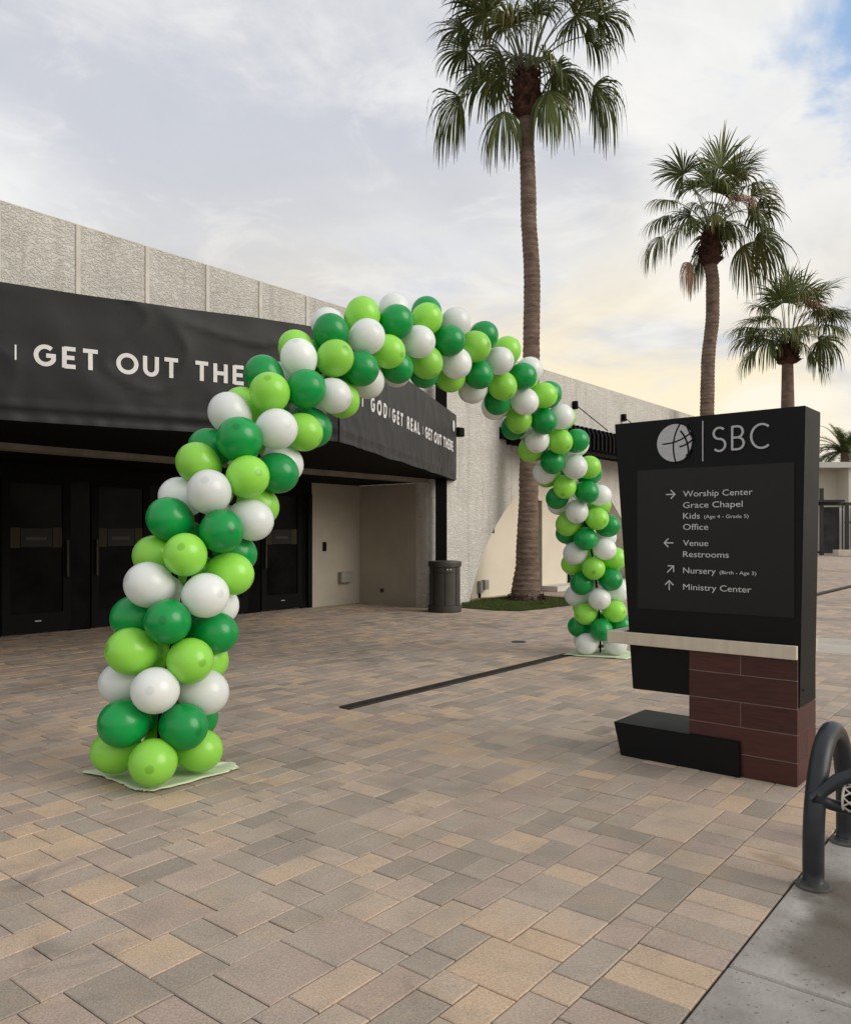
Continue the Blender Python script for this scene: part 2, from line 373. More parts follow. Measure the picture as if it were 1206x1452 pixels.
MOD = .079
SIZES = [((2, 4), 9), ((4, 2), 26), ((2, 3), 8), ((3, 2), 16), ((2, 2), 16), ((3, 4), 5), ((4, 3), 8), ((4, 4), 9), ((3, 3), 7)]
def inframe(x, y, m=1.2):
    if y < 1.6: return False
    return -.535*y-m < x < .535*y+m+2.6
A0, A1, B0, B1 = -3.2, 25.0, -14.0, 15.0
def blocked(a, b):
    # concrete pad, gravel, drains, band, footing of the directory sign, turf
    if b < 0 and a < 2.05: return True
    if 8.75 < a < 10.5 and b < 2.8: return True
    return False
GA, GB = toab(-.735, 7.41)   # start of slot drain
def tile_region(a0, a1, b0, b1):
    na, nb = int((a1-a0)/MOD+1e-6), int((b1-b0)/MOD+1e-6)
    occ = [bytearray(nb) for _ in range(na)]; res = []
    for i in range(na):
        j = 0
        while j < nb:
            if occ[i][j]: j += 1; continue
            g = j
            while g < nb and not occ[i][g]: g += 1
            gap = g-j; opts = []
            for (h, wd), wt in SIZES:
                if wd > gap or gap-wd == 1: continue
                if i+h > na: continue
                opts.append(((h, wd), wt))
            if opts:
                (h, wd) = random.choices([o[0] for o in opts], [o[1] for o in opts])[0]
            else:
                h, wd = (min(2, na-i), gap if gap < 4 else 2)
            for ii in range(i, i+h):
                for jj in range(j, j+wd): occ[ii][jj] = 1
            res.append((a0+i*MOD, b0+j*MOD, h*MOD, wd*MOD)); j += wd
    return res
pieces = []
BORD = .33
# border course of headers along the concrete edge
a = A0
while a < A1:
    pieces.append((a, 0.002, 2*MOD, BORD-.002)); a += 2*MOD
dr0, dr1 = GB-.07, GB+.07
jB = round((dr0-BORD)/MOD)
r1 = BORD+jB*MOD
pieces += tile_region(A0, A1, BORD, r1)
pieces += tile_region(A0, GA, r1, r1+2*MOD)
pieces += tile_region(A0, A1, r1+2*MOD, B1)
pieces += tile_region(A0+5.3, 8.75, B0, 0)[:]
pieces += tile_region(10.5, A1, B0, 0)
def paver_mesh(bm, cx, cy, L_, W_, z, jig=0, tz=None):
    g = .0023; c = .0045
    x0, x1, y0, y1 = cx-L_/2+g, cx+L_/2-g, cy-W_/2+g, cy+W_/2-g
    s = tz or (0, 0)
    def P(x, y, zz): return ab(x, y, z+zz+(x-cx)*s[0]+(y-cy)*s[1]) if jig else Vector((x, y, zz))
    lo = [bm.verts.new(P(x, y, -.012)) for x, y in ((x0, y0), (x1, y0), (x1, y1), (x0, y1))]
    mi = [bm.verts.new(P(x, y, -.0035)) for x, y in ((x0, y0), (x1, y0), (x1, y1), (x0, y1))]
    hi = [bm.verts.new(P(x, y, 0)) for x, y in ((x0+c, y0+c), (x1-c, y0+c), (x1-c, y1-c), (x0+c, y1-c))]
    for A, B in ((lo, mi), (mi, hi)):
        for k in range(4): bm.faces.new((A[k], B[k], B[(k+1) % 4], A[(k+1) % 4]))
    bm.faces.new(list(reversed(hi)))
vis = []
for p in pieces:
    ca, cb = p[0]+p[2]/2, p[1]+p[3]/2
    if blocked(ca, cb): continue
    wp = ab(ca, cb)
    if not inframe(wp.x, wp.y): continue
    infr = abs(wp.x) < .53*wp.y and wp.y > 2.45
    vis.append((0 if infr else 1, wp.length, ca, cb, p[2], p[3]))
vis.sort()
PM = {}
far = bmesh.new()
for i, (fl, d, ca, cb, l, w_) in enumerate(vis):
    z = random.uniform(-.0018, .0012); tx, ty = random.gauss(0, .006), random.gauss(0, .006)
    if i < 300:
        key = (round(l, 3), round(w_, 3))
        if key not in PM:
            t = bmesh.new(); paver_mesh(t, 0, 0, l, w_, 0)
            bmesh.ops.recalc_face_normals(t, faces=t.faces[:])
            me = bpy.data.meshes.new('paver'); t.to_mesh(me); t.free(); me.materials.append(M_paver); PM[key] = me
        o = bpy.data.objects.new('paver', PM[key]); COL.objects.link(o); o.parent = paving
        o.location = ab(ca, cb, z); o.rotation_euler = (tx, ty, RZ)
    else:
        paver_mesh(far, ca, cb, l, w_, z, 1, (tx, ty))
bmesh.ops.recalc_face_normals(far, faces=far.faces[:])
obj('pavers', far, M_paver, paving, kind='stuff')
# light concrete band crossing the plaza
bm = bmesh.new(); 
for k in range(7):
    b0 = 2.8-2.4*k; prism(bm, [tuple(ab(a, b).xy) for a, b in ((8.76, b0), (10.49, b0), (10.49, b0-2.39), (8.76, b0-2.39))], -.012, 0, 'z')
obj('concrete_band', bm, M_band, paving)

# concrete pad at the right: separate slabs with open joints
pad = bpy.data.objects.new('concrete_pavement', None); COL.objects.link(pad); pad['kind'] = 'structure'
for (a0, a1) in ((-3.4, -.005), (.005, 1.70)):
    for (b0, b1) in ((-1.62, -.005), (-3.3, -1.64)):
        bm = bmesh.new(); box(bm, a0, a1, b0, b1, -.09, .004, bev=.008)
        for v in bm.verts: v.co = Vector((v.co.x, v.co.y, v.co.z))
        o = obj('concrete_slab', bm, M_conc, pad)
        o.matrix_world = Matrix.Translation(E0) @ Matrix(((U.x, V.x, 0, 0), (U.y, V.y, 0, 0), (0, 0, 1, 0), (0, 0, 0, 1)))
# stained look of the pad
def stain_pad():
    nt = M_conc.node_tree; N = nt.nodes.new; L = nt.links.new; b = nt.nodes['Principled BSDF']
    src = b.inputs['Base Color'].links[0].from_socket
    g = N('ShaderNodeNewGeometry')
    def blob(x, y, r, s):
        d = N('ShaderNodeVectorMath'); d.operation = 'DISTANCE'; L(g.outputs['Position'], d.inputs[0]); d.inputs[1].default_value = (x, y, 0)
        n = N('ShaderNodeTexNoise'); n.inputs['Scale'].default_value = 5; n.inputs['Detail'].default_value = 6; L(g.outputs['Position'], n.inputs[0])
        a = N('ShaderNodeMath'); a.operation = 'MULTIPLY_ADD'; L(n.outputs[0], a.inputs[0]); a.inputs[1].default_value = .35; L(d.outputs['Value'], a.inputs[2])
        m = N('ShaderNodeMapRange'); m.interpolation_type = 'SMOOTHSTEP'; L(a.outputs[0], m.inputs[0]); m.inputs[1].default_value = r+.26; m.inputs[2].default_value = r+.09
        m.inputs[3].default_value = 0; m.inputs[4].default_value = s; return m.outputs[0]
    for (x, y, r, s) in ((1.66, 3.02, .30, .8), (1.85, 3.35, .22, .7), (1.78, 3.60, .12, .85), (1.98, 3.1, .2, .6), (1.55, 2.62, .05, .4)):
        mx = N('ShaderNodeMix'); mx.data_type = 'RGBA'; L(blob(x, y, r, s), mx.inputs[0]); L(src, mx.inputs[6]); mx.inputs[7].default_value = (.105, .088, .066, 1); src = mx.outputs[2]
    n = N('ShaderNodeTexNoise'); n.inputs['Scale'].default_value = 60; n.inputs['Detail'].default_value = 2; L(g.outputs['Position'], n.inputs[0])
    m = N('ShaderNodeMapRange'); L(n.outputs[0], m.inputs[0]); m.inputs[1].default_value = .66; m.inputs[2].default_value = .70; m.inputs[4].default_value = .7
    mx = N('ShaderNodeMix'); mx.data_type = 'RGBA'; L(m.outputs[0], mx.inputs[0]); L(src, mx.inputs[6]); mx.inputs[7].default_value = (.07, .06, .05, 1)
    L(mx.outputs[2], b.inputs['Base Color'])
stain_pad()
# gravel
def gravel(name, n, fn, kindlabel):
    bm = bmesh.new()
    for _ in range(n):
        a, b = fn(); r = random.uniform(.005, .013)
        m = Matrix.Translation(ab(a, b, r*.4-.006)) @ Matrix.Rotation(random.uniform(0, 6), 4, 'Z') @ Matrix.Diagonal((r*random.uniform(.8, 1.5), r, r*.7, 1))
        bmesh.ops.create_icosphere(bm, subdivisions=1, radius=1, matrix=m)
    o = obj(name, bm, M_pebble, smooth=False, kind='stuff'); tag(o, kindlabel, 'gravel'); return o
gravel('gravel', 900, lambda: (random.uniform(1.71, 2.07), random.uniform(-1.3, -.0)), 'small brown gravel in the gap beyond the concrete slab under the rack')
sa, sb = toab(2.45, 5.1)
gravel('gravel', 130, lambda: (sa+random.uniform(-.08, .32), sb+random.gauss(-.07, .03)), 'loose brown pebbles along the tiled foot of the directory sign')

# slot drain
dt = bpy.data.objects.new('slot_drain', None); COL.objects.link(dt); tag(dt, 'long narrow rusty slot drain set flush across the middle of the pavers', 'drain')
dt.location = ab(GA, GB); dt.rotation_euler = (0, 0, RZ)
DL = 6.0
bm = bx(0, DL, -.075, -.062, -.01, .003); box(bm, 0, DL, .062, .075, -.01, .003); box(bm, -.012, 0, -.075, .075, -.01, .003)
obj('frame', bm, M_iron, dt)
bm = bmesh.new(); n = int(DL/.028)
for k in range(n):
    box(bm, k*.028+.004, k*.028+.016, -.061, .061, -.009, .001)
obj('grate', bm, M_iron, dt, kind='stuff')
bm = bx(0, DL, -.062, .062, -.0095, -.0092); obj('channel', bm, M_dark, dt)
d2 = bpy.data.objects.new('slot_drain', None); COL.objects.link(d2); tag(d2, 'far slot drain line at the right edge beyond the directory sign', 'drain')
a2, b2 = toab(11.3, 22.5); d2.location = ab(a2, b2, .008); d2.rotation_euler = (0, 0, RZ)
bm = bx(-4, 8, -.08, .08, -.01, .002); obj('grate', bm, M_iron, d2)
bm = lathe(bmesh.new(), [(.11, -.004), (.11, .004), (.09, .006)], 20, (1.38, 11.9, .001))
tag(obj('drain_cover', bm, M_iron), 'small round dark cover set in the pavers before the building', 'drain cover')

# ------------------------------------------------------------------ building
BZ = Vector((.05, 17.4, 0))
bld = thing('entrance_building', 'long white stucco building with ribbed parapet, dark glass entrance and arched recess', 'building', BZ, RZ)
# local x along U, local +y = V (inward, away from plaza)
TOP = 5.93; LZ = 2.80
ribs = [-7.86+1.083*k for k in range(-6, 8)]
edges = ribs+[-.03]
for r in ribs:
    obj('rib', bx(r-.035, r+.035, -.025, .05, LZ, TOP+.004, bev=.006), M_rib, bld)
for a, b in zip(edges, edges[1:]):
    e1 = b-.035 if b != edges[-1] else b
    obj('wall_panel', bx(a+.035, e1, 0, .30, LZ+.002, TOP), M_stucco, bld)
# lintel strip (lower edge of wall, bare concrete)
obj('lintel', bx(-14.5, 0.0, -.02, .30, LZ-.085, LZ), mat('lintel_concrete', (.30, .27, .22), .8, .2, var=(.2, .18, .15), vscale=3), bld)
# plain textured wall with the big arched cut-out
AC, AR, AD, AI = 6.25, 5.0, 1.65, .70
def arch_h(t):
    d = abs(t-AC); return max(0, sqrt(max(0, AR*AR-d*d))-AD) if d < AR else 0
bm = bmesh.new()
t0, t1 = AC-sqrt(AR*AR-AD*AD), AC+sqrt(AR*AR-AD*AD)
ts = [-.03, .6, t0]+[AC-(AC-t0)*cos(pi*k/48) for k in range(1, 48)]+[t1, t1+3, 22, 31]
F = [];
for t in ts:
    h = arch_h(t) if t0 < t < t1 else 0
    F.append((bm.verts.new((t, 0, h-.01)), bm.verts.new((t, 0, TOP)), bm.verts.new((t, .3, TOP)), bm.verts.new((t, AI if t0 <= t <= t1 else .3, h-.01))))
for A, B in zip(F, F[1:]):
    bm.faces.new((A[0], B[0], B[1], A[1])); bm.faces.new((A[1], B[1], B[2], A[2]))
    bm.faces.new((A[3], B[3], B[0], A[0]))
bm.faces.new((F[0][0], F[0][1], F[0][2], F[0][3]))
bmesh.ops.recalc_face_normals(bm, faces=bm.faces[:])
obj('arched_wall', bm, M_stucco2, bld)
obj('parapet_cap', bx(-14.5, 31, .006, .32, TOP+.0045, TOP+.02), M_rib, bld)
obj('roof', bx(-14.5, 31, .32, 16, 5.2, 5.3), M_box, bld)
# inset wall inside the arch with control joints and a doorway
DO0, DO1, DOH = 5.05, 6.0, 2.53
bm = bx(t0-.2, 2.58, AI, AI+.2, -.01, 4.0); box(bm, 2.60, DO0, AI, AI+.2, -.01, 4.0); box(bm, DO1, 7.38, AI, AI+.2, -.01, 4.0)
box(bm, DO0, DO1, AI, AI+.2, DOH, 4.0); box(bm, 7.40, t1+.2, AI, AI+.2, -.01, 4.0)
obj('recess_wall', bm, M_smooth, bld)
dd = obj('door', bx(DO0, DO1, AI+.14, AI+.19, 0, DOH), M_dark, bld)
obj('handle', bx(DO0+.1, DO0+.14, AI+.09, AI+.13, 1.0, 1.2), M_alum, dd)
obj('kerb', bx(DO1-.1, t1-.2, AI-.55, AI-.02, 0, .15, bev=.01), M_rib, bld)
obj('window_well', bx(7.44, 7.95, AI-.012, AI+.02, .16, .62), M_dark, bld)
# restroom plaque and little utility boxes
pl = obj('restroom_plaque', bx(3.42, 3.60, AI-.012, AI-.001, 1.62, 1.95), M_blackpaint, bld)
bm = bmesh.new()
def disc(bm, x, z, r, y):
    vs_ = [bm.verts.new((x+r*cos(2*pi*k/12), y, z+r*sin(2*pi*k/12))) for k in range(12)]; bm.faces.new(vs_)
disc(bm, 3.47, 1.89, .018, AI-.0135); disc(bm, 3.55, 1.89, .018, AI-.0135)
for x in (3.47, 3.55): bm.faces.new([bm.verts.new((x+a, AI-.0135, z)) for a, z in ((-.02, 1.86), (.02, 1.86), (.014, 1.75), (-.014, 1.75))])
obj('pictogram', bm, M_white, pl)
ub = obj('utility_box', bx(2.86, 2.98, AI-.09, AI-.001, .12, .42, bev=.008), M_box, bld)
obj('utility_box', bx(3.02, 3.2, AI-.12, AI-.001, .20, .44, bev=.008), M_box, bld)
obj('conduit', bx(2.90, 2.94, AI-.05, AI-.01, 0, .12), M_blackpaint, bld)
# entrance recess
RD = 2.0
tW = -1.53
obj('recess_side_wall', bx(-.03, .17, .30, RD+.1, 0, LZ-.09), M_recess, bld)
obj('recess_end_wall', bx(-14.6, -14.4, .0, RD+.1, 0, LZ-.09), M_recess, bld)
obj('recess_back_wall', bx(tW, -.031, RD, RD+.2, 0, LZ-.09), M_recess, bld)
obj('recess_ceiling', bx(-14.5, -.031, .30, RD+.2, LZ-.089, LZ), M_dark, bld)
obj('card_reader', bx(tW+.32, tW+.42, RD-.03, RD-.001, 1.22, 1.42, bev=.005), M_blackpaint, bld)
ob = obj('outlet_box', bx(tW+.80, tW+1.17, RD-.12, RD-.001, .50, .74, bev=.01), M_box, bld)
obj('hose_tap', bx(-.07, -.032, RD-.75, RD-.68, .28, .36), M_iron, bld)
# dark storefront: frame, doors with glass panes, notices
obj('storefront_header', bx(-14.4, tW-.001, RD+.0, RD+.1, 2.47, LZ-.09), M_blackpaint, bld)
leaf = [-13.73, -12.27, -10.24+.35, -8.6+.7-.0, -6.43, -4.24, -2.78]
leaf = [-11.54, -10.08, -7.89, -6.43, -4.24, -2.78]
prev = -14.4
for i, x in enumerate(leaf):
    fx0, fx1 = x-.13, x+.97
    # side panel of dark glass between the leaves
    if fx0-prev > .05:
        obj('sidelight', bx(prev+.002, fx0-.002, RD+.03, RD+.08, .0, 2.469), M_glass, bld)
    dr = obj('door', bx(fx0, x, RD, RD+.07, .03, 2.468), M_blackpaint, bld)
    bm = bx(x+.84, fx1, RD, RD+.07, .03, 2.468); obj('stile', bm, M_blackpaint, dr)
    obj('bottom_rail', bx(x, x+.84, RD, RD+.07, .03, .33), M_blackpaint, dr)
    obj('top_rail', bx(x, x+.84, RD, RD+.07, 2.40, 2.468), M_blackpaint, dr)
    obj('glass_pane', bx(x, x+.84, RD+.025, RD+.035, .33, 2.40), M_glass, dr)
    obj('pull_handle', bx(x+(.88 if i % 2 == 0 else -.07), x+(.91 if i % 2 == 0 else -.04), RD-.06, RD-.03, .9, 1.5), M_iron, dr)
    for (p0, p1) in ((.0, .16), (.68, .84)):
        obj('notice', bx(x+p0+.003, x+p1-.003, RD+.020, RD+.024, 1.38, 1.70), M_sticker, dr)
    obj('notice', bx(x+.17, x+.67, RD+.020, RD+.024, 1.39, 1.69), M_notice, dr)
    obj('lettering', bx(x+.25, x+.58, RD+.018, RD+.0195, 1.50, 1.55), M_noticetext, dr)
    obj('floor_lock', bx(x+.38, x+.48, RD-.006, RD-.001, .20, .215), M_alum, dr)
    prev = fx1
obj('sidelight', bx(prev+.002, tW-.12, RD+.03, RD+.08, 0, 2.469), M_glass, bld)
obj('jamb', bx(tW-.12, tW-.001, RD-.02, RD+.12, 0, 2.469), M_blackpaint, bld)
obj('back_of_lobby', bx(-14.4, tW-.2, RD+1.2, RD+1.25, 0, 3), M_dark, bld)

# ------------------------------------------------------------------ stroke lettering
def arc(cx, cy, rx, ry, a0, a1, n=12):
    return [(cx+rx*cos(radians(a0+(a1-a0)*k/n)), cy+ry*sin(radians(a0+(a1-a0)*k/n))) for k in range(n+1)]
GL = {  # cap height 1, list of strokes, advance width
 'G': ([arc(.46, .5, .40, .42, 48, 335, 20)+[(.82, .50), (.50, .50)]], .94),
 'E': ([[(.10, 0), (.10, 1)], [(.10, .93), (.60, .93)], [(.10, .5), (.55, .5)], [(.10, .07), (.60, .07)]], .68),
 'T': ([[(.34, 0), (.34, .9)], [(.0, .93), (.68, .93)]], .70),
 'O': ([arc(.5, .5, .43, .43, 0, 360, 28)], 1.0),
 'U': ([[(.10, 1), (.10, .38)]+arc(.39, .38, .29, .31, 180, 360, 14)+[(.68, 1)]], .80),
 'H': ([[(.10, 0), (.10, 1)], [(.66, 0), (.66, 1)], [(.10, .5), (.66, .5)]], .78),
 'R': ([[(.10, 0), (.10, 1)], [(.10, .93), (.36, .93)]+arc(.36, .69, .24, .24, 90, -90, 10)+[(.10, .45)], [(.36, .45), (.66, 0)]], .72),
 'D': ([[(.10, 0), (.10, 1)], [(.10, .93), (.34, .93)]+arc(.34, .5, .42, .43, 90, -90, 14)+[(.10, .07)]], .86),
 'A': ([[(.02, 0), (.39, 1.0)], [(.39, 1.0), (.76, 0)], [(.17, .30), (.61, .30)]], .80),
 'L': ([[(.10, 0), (.10, 1)], [(.10, .07), (.56, .07)]], .62),
 '|': ([[(.12, .12), (.12, .88)]], .26),
 ' ': ([], .36),
 'S': ([arc(.29, .745, .24, .235, 40, 270, 14)+arc(.29, .255, .25, .255, 90, -140, 14)[1:]], .60),
 'B': ([[(.08, 0), (.08, 1)], [(.08, .975), (.30, .975)]+arc(.30, .745, .21, .23, 90, -90, 12)+[(.08, .515)], [(.30, .515)]+arc(.30, .27, .25, .245, 90, -90, 12)+[(.08, .025)]], .64),
 'C': ([arc(.48, .5, .42, .485, 50, 310, 22)], .80)}
def ribbon(bm, pts, wd, depth, zoff, fn):
    P = [Vector(p) for p in pts]; n = len(P); closed = (P[0]-P[-1]).length < 1e-5
    Ls, Rs = [], []
    for i in range(n):
        if closed and i in (0, n-1): a, b = P[n-2], P[1]
        else: a, b = P[max(i-1, 0)], P[min(i+1, n-1)]
        d1 = (P[i]-a); d2 = (b-P[i])
        if d1.length < 1e-9: d1 = d2
        if d2.length < 1e-9: d2 = d1
        d1.normalize(); d2.normalize(); t = (d1+d2)
        if t.length < 1e-3: t = d1
        t.normalize(); nrm = Vector((-t.y, t.x)); k = 1/max(.55, nrm.dot(Vector((-d1.y, d1.x))))
        Ls.append(P[i]+nrm*wd/2*k); Rs.append(P[i]-nrm*wd/2*k)
    fv = [(bm.verts.new(fn(l.x, l.y, depth+zoff)), bm.verts.new(fn(r.x, r.y, depth+zoff)), bm.verts.new(fn(r.x, r.y, 0)), bm.verts.new(fn(l.x, l.y, 0))) for l, r in zip(Ls, Rs)]
    fs = []
    for A, B in zip(fv, fv[1:]):
        fs += [bm.faces.new((A[0], A[1], B[1], B[0])), bm.faces.new((A[1], A[2], B[2], B[1])), bm.faces.new((A[3], A[0], B[0], B[3]))]
    if not closed: fs += [bm.faces.new(fv[0]), bm.faces.new(list(reversed(fv[-1])))]
def word_width(s, cap, track): return sum(GL[c][1]*cap+track for c in s)-track
def letters(s, x0, x1, z0, cap, wt, parent, m, place, depth=.004, thin='|', sx=None):
    """one mesh per glyph; place(x,z,d)->Vector ; the string is tracked to run from x0 to x1"""
    nat = sum(GL[c][1] for c in s)*cap; tr = (x1-x0-nat)/(len(s)-1)
    x = x0
    for c in s:
        st, adv = GL[c]
        if st:
            bm = bmesh.new()
            for k, p in enumerate(st):
                ww = wt*.35 if c in thin else wt
                ribbon(bm, [(x+a*cap, z0+b*cap) for a, b in p], ww, depth, k*.0006, place)
            bmesh.ops.recalc_face_normals(bm, faces=bm.faces[:])
            obj('letter', bm, m, parent)
        x += adv*cap+tr

# ------------------------------------------------------------------ entrance canopy with black banners
can = thing('entrance_canopy', 'black angular entrance canopy wrapped in printed fabric banners, projecting from the white building', 'canopy')
CZ0, CZ1 = 2.78, 4.22
Pc = Vector((-1.13, 10.3, 0)); Pe = Vector((.65, 17.7, 0)); Dl = Vector((-.863, -.505, 0)); PL = Pc+Dl*8.3
Pb = Vector((BZ.x, BZ.y, 0))+U*(-14.2)
M_fabric.node_tree.nodes['Principled BSDF'].inputs['Sheen Weight'].default_value = .16
M_fabric.node_tree.nodes['Principled BSDF'].inputs['Sheen Roughness'].default_value = .35
def banner(P0, P1, nx, nz, seed, frontn, amp=1.0, ruffle=0):
    bm = bmesh.new(); L_ = (P1-P0).length; D = (P1-P0).normalized(); g = []
    for i in range(nx+1):
        row = []
        for k in range(nz+1):
            s = L_*i/nx; z = CZ0+(CZ1-CZ0)*k/nz
            off = boff(s, z, seed, ruffle); edge = min(1, min(s, L_-s)/.15+.15)
            dz = 0
            if k == nz: dz = -.008+.012*mnoise.noise(Vector((s*1.2, 0, seed)))
            if k == 0: dz = .02*mnoise.noise(Vector((s*1.1, 4, seed)))
            row.append(bm.verts.new(P0+D*s+frontn*(.03+off*amp*edge)+Vector((0, 0, z+dz))))
        g.append(row)
    for i in range(nx):
        for k in range(nz): bm.faces.new((g[i][k], g[i+1][k], g[i+1][k+1], g[i][k+1]))
    bmesh.ops.recalc_face_normals(bm, faces=bm.faces[:])
    return bm
def boff(s, z, seed, ruffle):
    if 1:
        if 1:
            q = Vector((s*.8, z*1.6, seed)); off = mnoise.noise(q)*.018+mnoise.noise(Vector((s*2.6+z*1.3, z*2.0, seed+3)))*.008
            # hanging folds below the top hem and a drawn hem near the bottom
            tz = (CZ1-z)
            off += .022*math.exp(-((tz-.22)/.12)**2)*sin(s*1.7+seed)*max(0, mnoise.noise(Vector((s*.5, seed, 1)))+.35)
            rg_ = 1-abs(mnoise.noise(Vector((s*.9+z*1.1, z*1.5-s*.25, seed+20))))
            off += .016*rg_**14*(.35+.65*(z-CZ0)/(CZ1-CZ0))
            hz_ = z-CZ0
            off += .012*math.exp(-((hz_-.16)/.03)**2)
            off -= .014*math.exp(-((hz_-.10)/.03)**2)
            off += .010*mnoise.noise(Vector((s*6, z*5, seed+9)))*math.exp(-hz_/.35)*(1+ruffle*2)
            return off
nf = Vector((.505, -.863, 0)); De = (Pe-Pc).normalized(); ns = Vector((De.y, -De.x, 0))
bf = obj('banner', banner(PL, Pc, 190, 32, 2.3, nf, 1.1), M_fabric, can, smooth=True, label='long front banner reading GET OUT THERE')
bs = obj('banner', banner(Pc, Pe, 150, 30, 7.1, ns, .8, 1), M_fabric, can, smooth=True, label='side banner reading GET GOD GET REAL GET OUT THERE')
def plate(poly, z0, z1, name, m):
    bm = prism(bmesh.new(), [(p.x, p.y) for p in poly], z0, z1, 'z'); return obj(name, bm, m, can)
Wl = Pb; outl = [PL, Pc, Pe, Vector((BZ.x, BZ.y, 0))+U*.95-V*.03, Wl-V*.03]
plate(outl, CZ0+.01, CZ0+.06, 'soffit', M_dark)
plate(outl, CZ1-.10, CZ1-.05, 'roof_deck', M_dark)
def core(P0, P1, n, name):
    bm = prism(bmesh.new(), [(p.x, p.y) for p in (P0-n*.035, P1-n*.035, P1-n*.08, P0-n*.08)], CZ0+.06, CZ1-.101, 'z'); obj(name, bm, M_blackpaint, can)
core(PL, Pc, nf, 'fascia_frame'); core(Pc, Pe, ns, 'fascia_frame')
L_f = (Pc-PL).length
def placef(x, z, d): return PL+(-Dl)*x+nf*(.034+1.1*boff(x, z, 2.3, 0)+d)+Vector((0, 0, z))   # x measured from PL
def places(x, z, d): return Pc+De*x+ns*(.034+.8*boff(x, z, 7.1, 1)+d)+Vector((0, 0, z))
q0 = L_f-3.823
letters('GET OUT THERE', q0+.325, q0+3.03, 3.388, .222, .046, bf, M_white, placef)
letters('|', q0+.115, q0+.15, 3.41, .19, .05, bf, M_white, placef) if False else None
def single(c, x, z, cap, wt, par, pf):
    bm = bmesh.new(); ribbon(bm, [(x, z+.1*cap), (x, z+.9*cap)], wt, .004, 0, pf); bmesh.ops.recalc_face_normals(bm, faces=bm.faces[:]); obj('letter', bm, M_white, par)
single('|', q0+.145, 3.40, .20, .016, bf, placef)
letters('GET REAL', q0-2.05, q0-.08-.14, 3.388, .222, .046, bf, M_white, placef)
single('|', q0-2.42, 3.40, .20, .016, bf, placef)
single('|', .30*7.61-.0, 3.39, .19, .02, bs, places)
letters('GET GOD', .30, 2.13, 3.375, .205, .050, bs, M_white, places)
letters('GET REAL', 2.46, 4.20, 3.375, .205, .050, bs, M_white, places)
single('|', 4.43, 3.39, .19, .02, bs, places)
letters('GET OUT THERE', 4.66, 7.20, 3.375, .205, .050, bs, M_white, places)
bm = bmesh.new(); ribbon(bm, arc(7.27, 3.93, .075, .10, 0, 360, 20), .05, .004, 0, places)
bm.faces.new([bm.verts.new(places(*p, .0035)) for p in arc(7.27, 3.93, .052, .075, 0, 342, 19)]); bmesh.ops.recalc_face_normals(bm, faces=bm.faces[:])
obj('logo', bm, M_white, bs)
# tall black column at the canopy's far corner
tag(obj('column', bx(.215, .46, 17.22, 17.46, 0, 4.95, bev=.01), M_blackpaint), 'tall square black column at the far end of the side banner, behind the litter bin', 'column')
# flood light on the wall beside the canopy
fl = thing('flood_light', 'small black flood light on the white wall just right of the side banner', 'light', BZ+U*.80, RZ)
obj('housing', bx(-.10, .10, -.34, -.16, 3.76, 3.96, bev=.02), M_blackpaint, fl); obj('bracket', bx(-.03, .03, -.22, 0, 3.80, 3.88), M_blackpaint, fl)

# ------------------------------------------------------------------ black pergola awning above the arch
pg = thing('pergola_awning', 'black slatted awning hung by cables from the white wall above the arch', 'awning', BZ, RZ)
OUT = -1.1; n = 0; t = 3.1
while t < 12.6:
    obj('slat', prism(bmesh.new(), [(OUT+.02, 4.36), (0, 4.36), (0, 3.80), (OUT+.10, 3.76), (OUT-.06, 3.80), (OUT-.06, 4.2)], t, t+.085, 'y'), M_blackpaint, pg)
    t += .235
for o in pg.children:
    if o.name.startswith('slat'):
        for v in o.data.vertices: v.co = Vector((v.co.y, v.co.x, v.co.z))
        o.data.flip_normals()
obj('beam', bx(2.95, 12.8, OUT+.10, OUT+.20, 3.70, 3.93), M_blackpaint, pg)
obj('beam', bx(2.78, 12.8, -.14, -.004, 3.92, 4.20), M_blackpaint, pg)
obj('fascia', bx(3.1, 12.7, OUT+.21, OUT+.25, 3.95, 4.30), M_blackpaint, pg)
for t in (3.38, 6.49, 9.6, 12.3):
    obj('wall_bracket', bx(t-.06, t+.06, -.14, -.001, 5.08, 5.30, bev=.01), M_blackpaint, pg)
    bm = tube(bmesh.new(), [(t, -.12, 5.17), (t, OUT+.05, 4.40)], .014, 6); obj('cable', bm, M_blackpaint, pg)

# ------------------------------------------------------------------ litter bin
lb = thing('litter_bin', 'dark brown round litter bin with panelled sides standing in front of the black column', 'litter bin', (.395, 16.55, 0))
obj('base_ring', lathe(bmesh.new(), [(.34, 0), (.345, .03), (.345, .115), (.325, .135), (.31, .14)], 40), M_bin, lb, smooth=False)
bm = lathe(bmesh.new(), [(.295, .13), (.295, .93)], 40); obj('body', bm, M_bin, lb, smooth=False)
for k in range(8):
    a0 = 2*pi*k/8+.03; a1 = 2*pi*(k+1)/8-.03
    pts = [(a0+(a1-a0)*j/5) for j in range(6)]
    poly = [(.318*cos(a), .318*sin(a)) for a in pts]+[(.297*cos(a), .297*sin(a)) for a in reversed(pts)]
    obj('panel', prism(bmesh.new(), poly, .145, .80, 'z'), M_bin, lb)
    obj('panel', prism(bmesh.new(), poly, .815, .925, 'z'), M_bin, lb)
obj('lid', lathe(bmesh.new(), [(.335, .925), (.345, .935), (.345, 1.01), (.335, 1.035), (.20, 1.05), (.17, 1.04)], 40), M_bin, lb)
for a in (-1.42, -1.20):
    bm = bmesh.new(); bmesh.ops.create_icosphere(bm, subdivisions=1, radius=.014, matrix=Matrix.Translation((.322*cos(a), .322*sin(a), .875)) @ Matrix.Diagonal((1.3, .3, 1, 1)))
    obj('badge', bm, M_white, lb)

